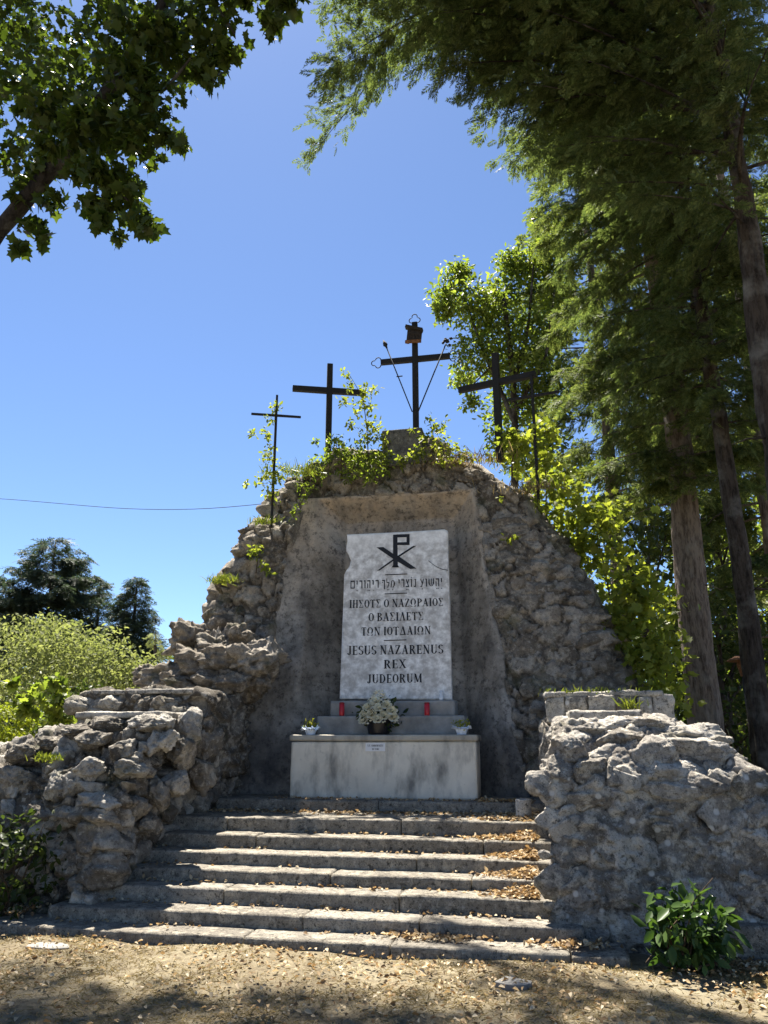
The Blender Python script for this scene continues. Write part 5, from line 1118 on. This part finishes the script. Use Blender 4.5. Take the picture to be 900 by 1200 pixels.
# ------------------------------------------------------------------ cable, lamp, car
P = np.array([W(-260, 572, 15), W(-120, 580, 14.2), W(0, 584, 13.4), W(150, 597, 12.5), W(240, 597.5, 12.2), W(312, 590, 12.0)]); P = spline(P, 40)
mb = MB(); mb.add(*tube(P, .0055, 6)); o = mb.build('overhead_cable', M['iron']); tag(o, 'thin dark overhead cable crossing the sky to the memorial\'s left shoulder', 'cable')
def lamp():
    b = W(886, 910, 13.2); t = W(869, 770, 13.2); b = np.array([t[0], 13.2, 0]); root = thing('street_lamp', 'old lamp post with a rusty red disc shade behind the slim spruce trunk', 'street lamp', b)
    mb = MB(); mb.add(*tube([b, b + Z_ * 1.2, np.array([t[0], 13.2, t[2] - .2])], [.05, .04, .03], 10)); mb.build('pole', M['iron'], root)
    c = np.array([t[0] - .02, 13.2, t[2] - .06])
    V, Q = lathe([(.001, .09), (.05, .085), (.12, .05), (.20, .01), (.205, -.005), (.18, .0), (.06, .03), (.001, .035)], c, 28); mb = MB(); mb.add(V, Q); mb.build('lamp_shade', M['rust'], root)
    V, Q = lathe([(.03, -.24), (.045, -.16), (.07, -.06), (.05, .02)], c, 16); mb = MB(); mb.add(V, Q); mb.build('lamp_holder', M['rust'], root)
lamp()
def car():
    c = W(889, 905, 33); c = np.array([c[0] + .9, 33, .01]); root = thing('parked_car', 'dark blue car parked on the pale road beyond the right trees', 'car', c)
    prof = [(-2.05, .35), (-2.1, .7), (-2.0, .92), (-1.35, 1.0), (-.75, 1.42), (.55, 1.46), (1.25, 1.02), (1.95, .9), (2.1, .65), (2.05, .35)]; n = len(prof)
    secs = [(-.84, .94), (-.80, 1), (-.3, 1.02), (.3, 1.02), (.80, 1), (.84, .94)]
    V = np.concatenate([np.array([[c[0] + x, c[1] + y * (1 if z < 1.0 else .84), c[2] + (z if z < .5 else .35 + (z - .35) * s)] for x, z in prof]) for y, s in secs])
    Q = gridq(len(secs), n, True); mb = MB(); mb.add(V, [Q, np.arange(n)[None], (np.arange(n) + n * 5)[None, ::-1]]); o = mb.build('body', M['car_paint'], root)
    for s in (-1, 1):
        y = c[1] + s * .735; mb = MB(); pts = [(-1.2, 1.0), (-.7, 1.36), (-.1, 1.38), (-.1, 1.0)]; mb.add(np.array([[c[0] + x, y + s * (.09 if z < 1.1 else -.01), c[2] + z] for x, z in pts]), np.arange(4)[None]); mb.build('window', M['glass'], root, False)
        mb = MB(); pts = [(-.02, 1.0), (-.02, 1.38), (.5, 1.38), (1.1, 1.0)]; mb.add(np.array([[c[0] + x, y + s * (.09 if z < 1.1 else -.01), c[2] + z] for x, z in pts]), np.arange(4)[None]); mb.build('window', M['glass'], root, False)
        for x in (-1.3, 1.3):
            q = np.array([c[0] + x, c[1] + s * .78, c[2] + .32]); a_ = np.linspace(0, 2 * math.pi, 20, endpoint=False)
            pr = [(.20, -.1), (.31, -.1), (.33, -.06), (.33, .06), (.31, .1), (.20, .1)]
            V = np.array([[q[0] + r * math.cos(t), q[1] + d, q[2] + r * math.sin(t)] for r, d in pr for t in a_]); w = build('wheel', V, gridq(6, 20, True), M['tyre'], root)
            V = np.array([[q[0] + r * math.cos(t), q[1] + d * s, q[2] + r * math.sin(t)] for r, d in ((.21, .07), (.1, .09), (.01, .09)) for t in a_]); rim = build('rim', V - q, gridq(3, 20, True), M['alloy']); rim.parent = w; rim.data.transform(Matrix.Translation(Vector(q) - root.location))
car()

# ------------------------------------------------------------------ fallen leaves and grass (nobody could count them)
def litter():
    g = np.random.default_rng(99); mb = MB()
    def drop(P, size, flat=.55):
        n = len(P); nn = unit(Z_ + g.normal(size=(n, 3)) * flat); d = unit(g.normal(size=(n, 3)) * np.array([1, 1, .25])); sc = size * g.uniform(.5, 1.25, n)
        scatter(mb, tmpl_oval(.30, .16, .22), P, d, nn, sc)
    n = 5200; P = np.stack([g.uniform(-5.6, 3.2, n), g.uniform(3.9, 6.62, n), np.full(n, .012)], 1); keep = fbm(P * 1.3, 3, 2) + g.uniform(-.7, .7, n) > -.1
    drop(P[keep], .042)
    n = 900; P = np.stack([g.uniform(.8, 3.2, n), g.uniform(6.5, 7.0, n), np.full(n, .015)], 1); drop(P, .042)
    for k in range(7):
        Y, z, xl, xr = STEP[k]; xr = min(xr, -.12) if k >= 2 else xr; Yb = Y + STEP_T if k < 6 else CURB_Y
        zt = z + .014
        n = 150; x = g.uniform(xl, xr, n); y = Yb - np.abs(g.normal(size=n)) * .07; keep = (y > Y + .01) & (fbm(np.stack([x * 1.6, np.full(n, k * 3.3), x * 0], 1), 3, 5) + g.uniform(-.3, .5, n) > 0)
        drop(np.stack([x, y, np.full(n, zt)], 1)[keep], .045)
        if k >= 2:                        # wind-blown heaps against the pier
            n = 380; u = np.abs(g.normal(size=n)) * (.19 if k < 5 else .34); x = xr - .01 - u; y = g.uniform(Y + .05, Yb - .01, n); hgt = .075 * np.exp(-(u / .3) ** 2) * (y - Y) / (Yb - Y)
            drop(np.stack([x, y, zt + hgt * g.uniform(.1, 1, n)], 1), .05, .8)
    Y, z, xl, xr = STEP[0]; n = 130; drop(np.stack([g.normal(size=n) * .16 + .12, g.uniform(Y + .12, Y + .3, n), z + .012 + g.uniform(0, .03, n)], 1), .055, .8)
    n = 150; drop(np.stack([g.normal(size=n) * .2 - .95, g.uniform(Y + .14, Y + .31, n), z + .012 + g.uniform(0, .025, n)], 1), .055, .8)
    n = 700; x = g.uniform(-4.0, -.2, n); y = CURB_Y - np.abs(g.normal(size=n)) * .18; drop(np.stack([x, y, np.full(n, Zp + .015)], 1), .05)
    n = 260; drop(np.stack([g.uniform(-.8, -.15, n), g.uniform(CURB_Y, CURB_Y + .3, n), np.full(n, Zc + .012)], 1), .05)
    n = 200; drop(np.stack([g.uniform(-3.3, -.3, n), CURB_Y + .02 + np.abs(g.normal(size=n)) * .07, np.full(n, Zc + .012)], 1), .04)
    n = 120; drop(np.stack([g.uniform(-5.6, -4.6, n), g.uniform(6.8, 7.15, n), np.full(n, .12)], 1), .055)
    o = mb.build('fallen_leaves', M['litter']); o['kind'] = 'stuff'
    # short dry grass
    n = 60000; x = g.uniform(-5.8, 3.4, n); y = g.uniform(3.8, 6.64, n); far = g.uniform(0, 1, n) < .12
    x = np.where(far, g.uniform(.75, 3.4, n), x); y = np.where(far, g.uniform(6.4, 7.0, n), y)
    P = np.stack([x, y, np.zeros(n)], 1); P[:, 2] = -.02 + .022 * fbm(P * np.array([1.5, 1.5, 1]) , 4, 3)
    dn = fbm(P * 2.1, 3, 9); keep = dn + g.uniform(-.8, .8, n) > -.15; P = P[keep]; n = len(P)
    d = unit(g.normal(size=(n, 3)) * np.array([1, 1, .2]) + Z_ * .45); hh = g.uniform(.02, .065, n); s = unit(np.cross(d, g.normal(size=(n, 3)))) * g.uniform(.0016, .0034, n)[:, None]
    V = np.stack([P - s, P + s, P + d * hh[:, None] * .6 + s * .8, P + d * hh[:, None] * np.array([1, 1, .7]), P + d * hh[:, None] * .6 - s * .8], 1)
    o = build('lawn_grass', V.reshape(-1, 3), np.arange(n * 5).reshape(n, 5), M['grass_dry'], None, False); o['kind'] = 'stuff'
litter()
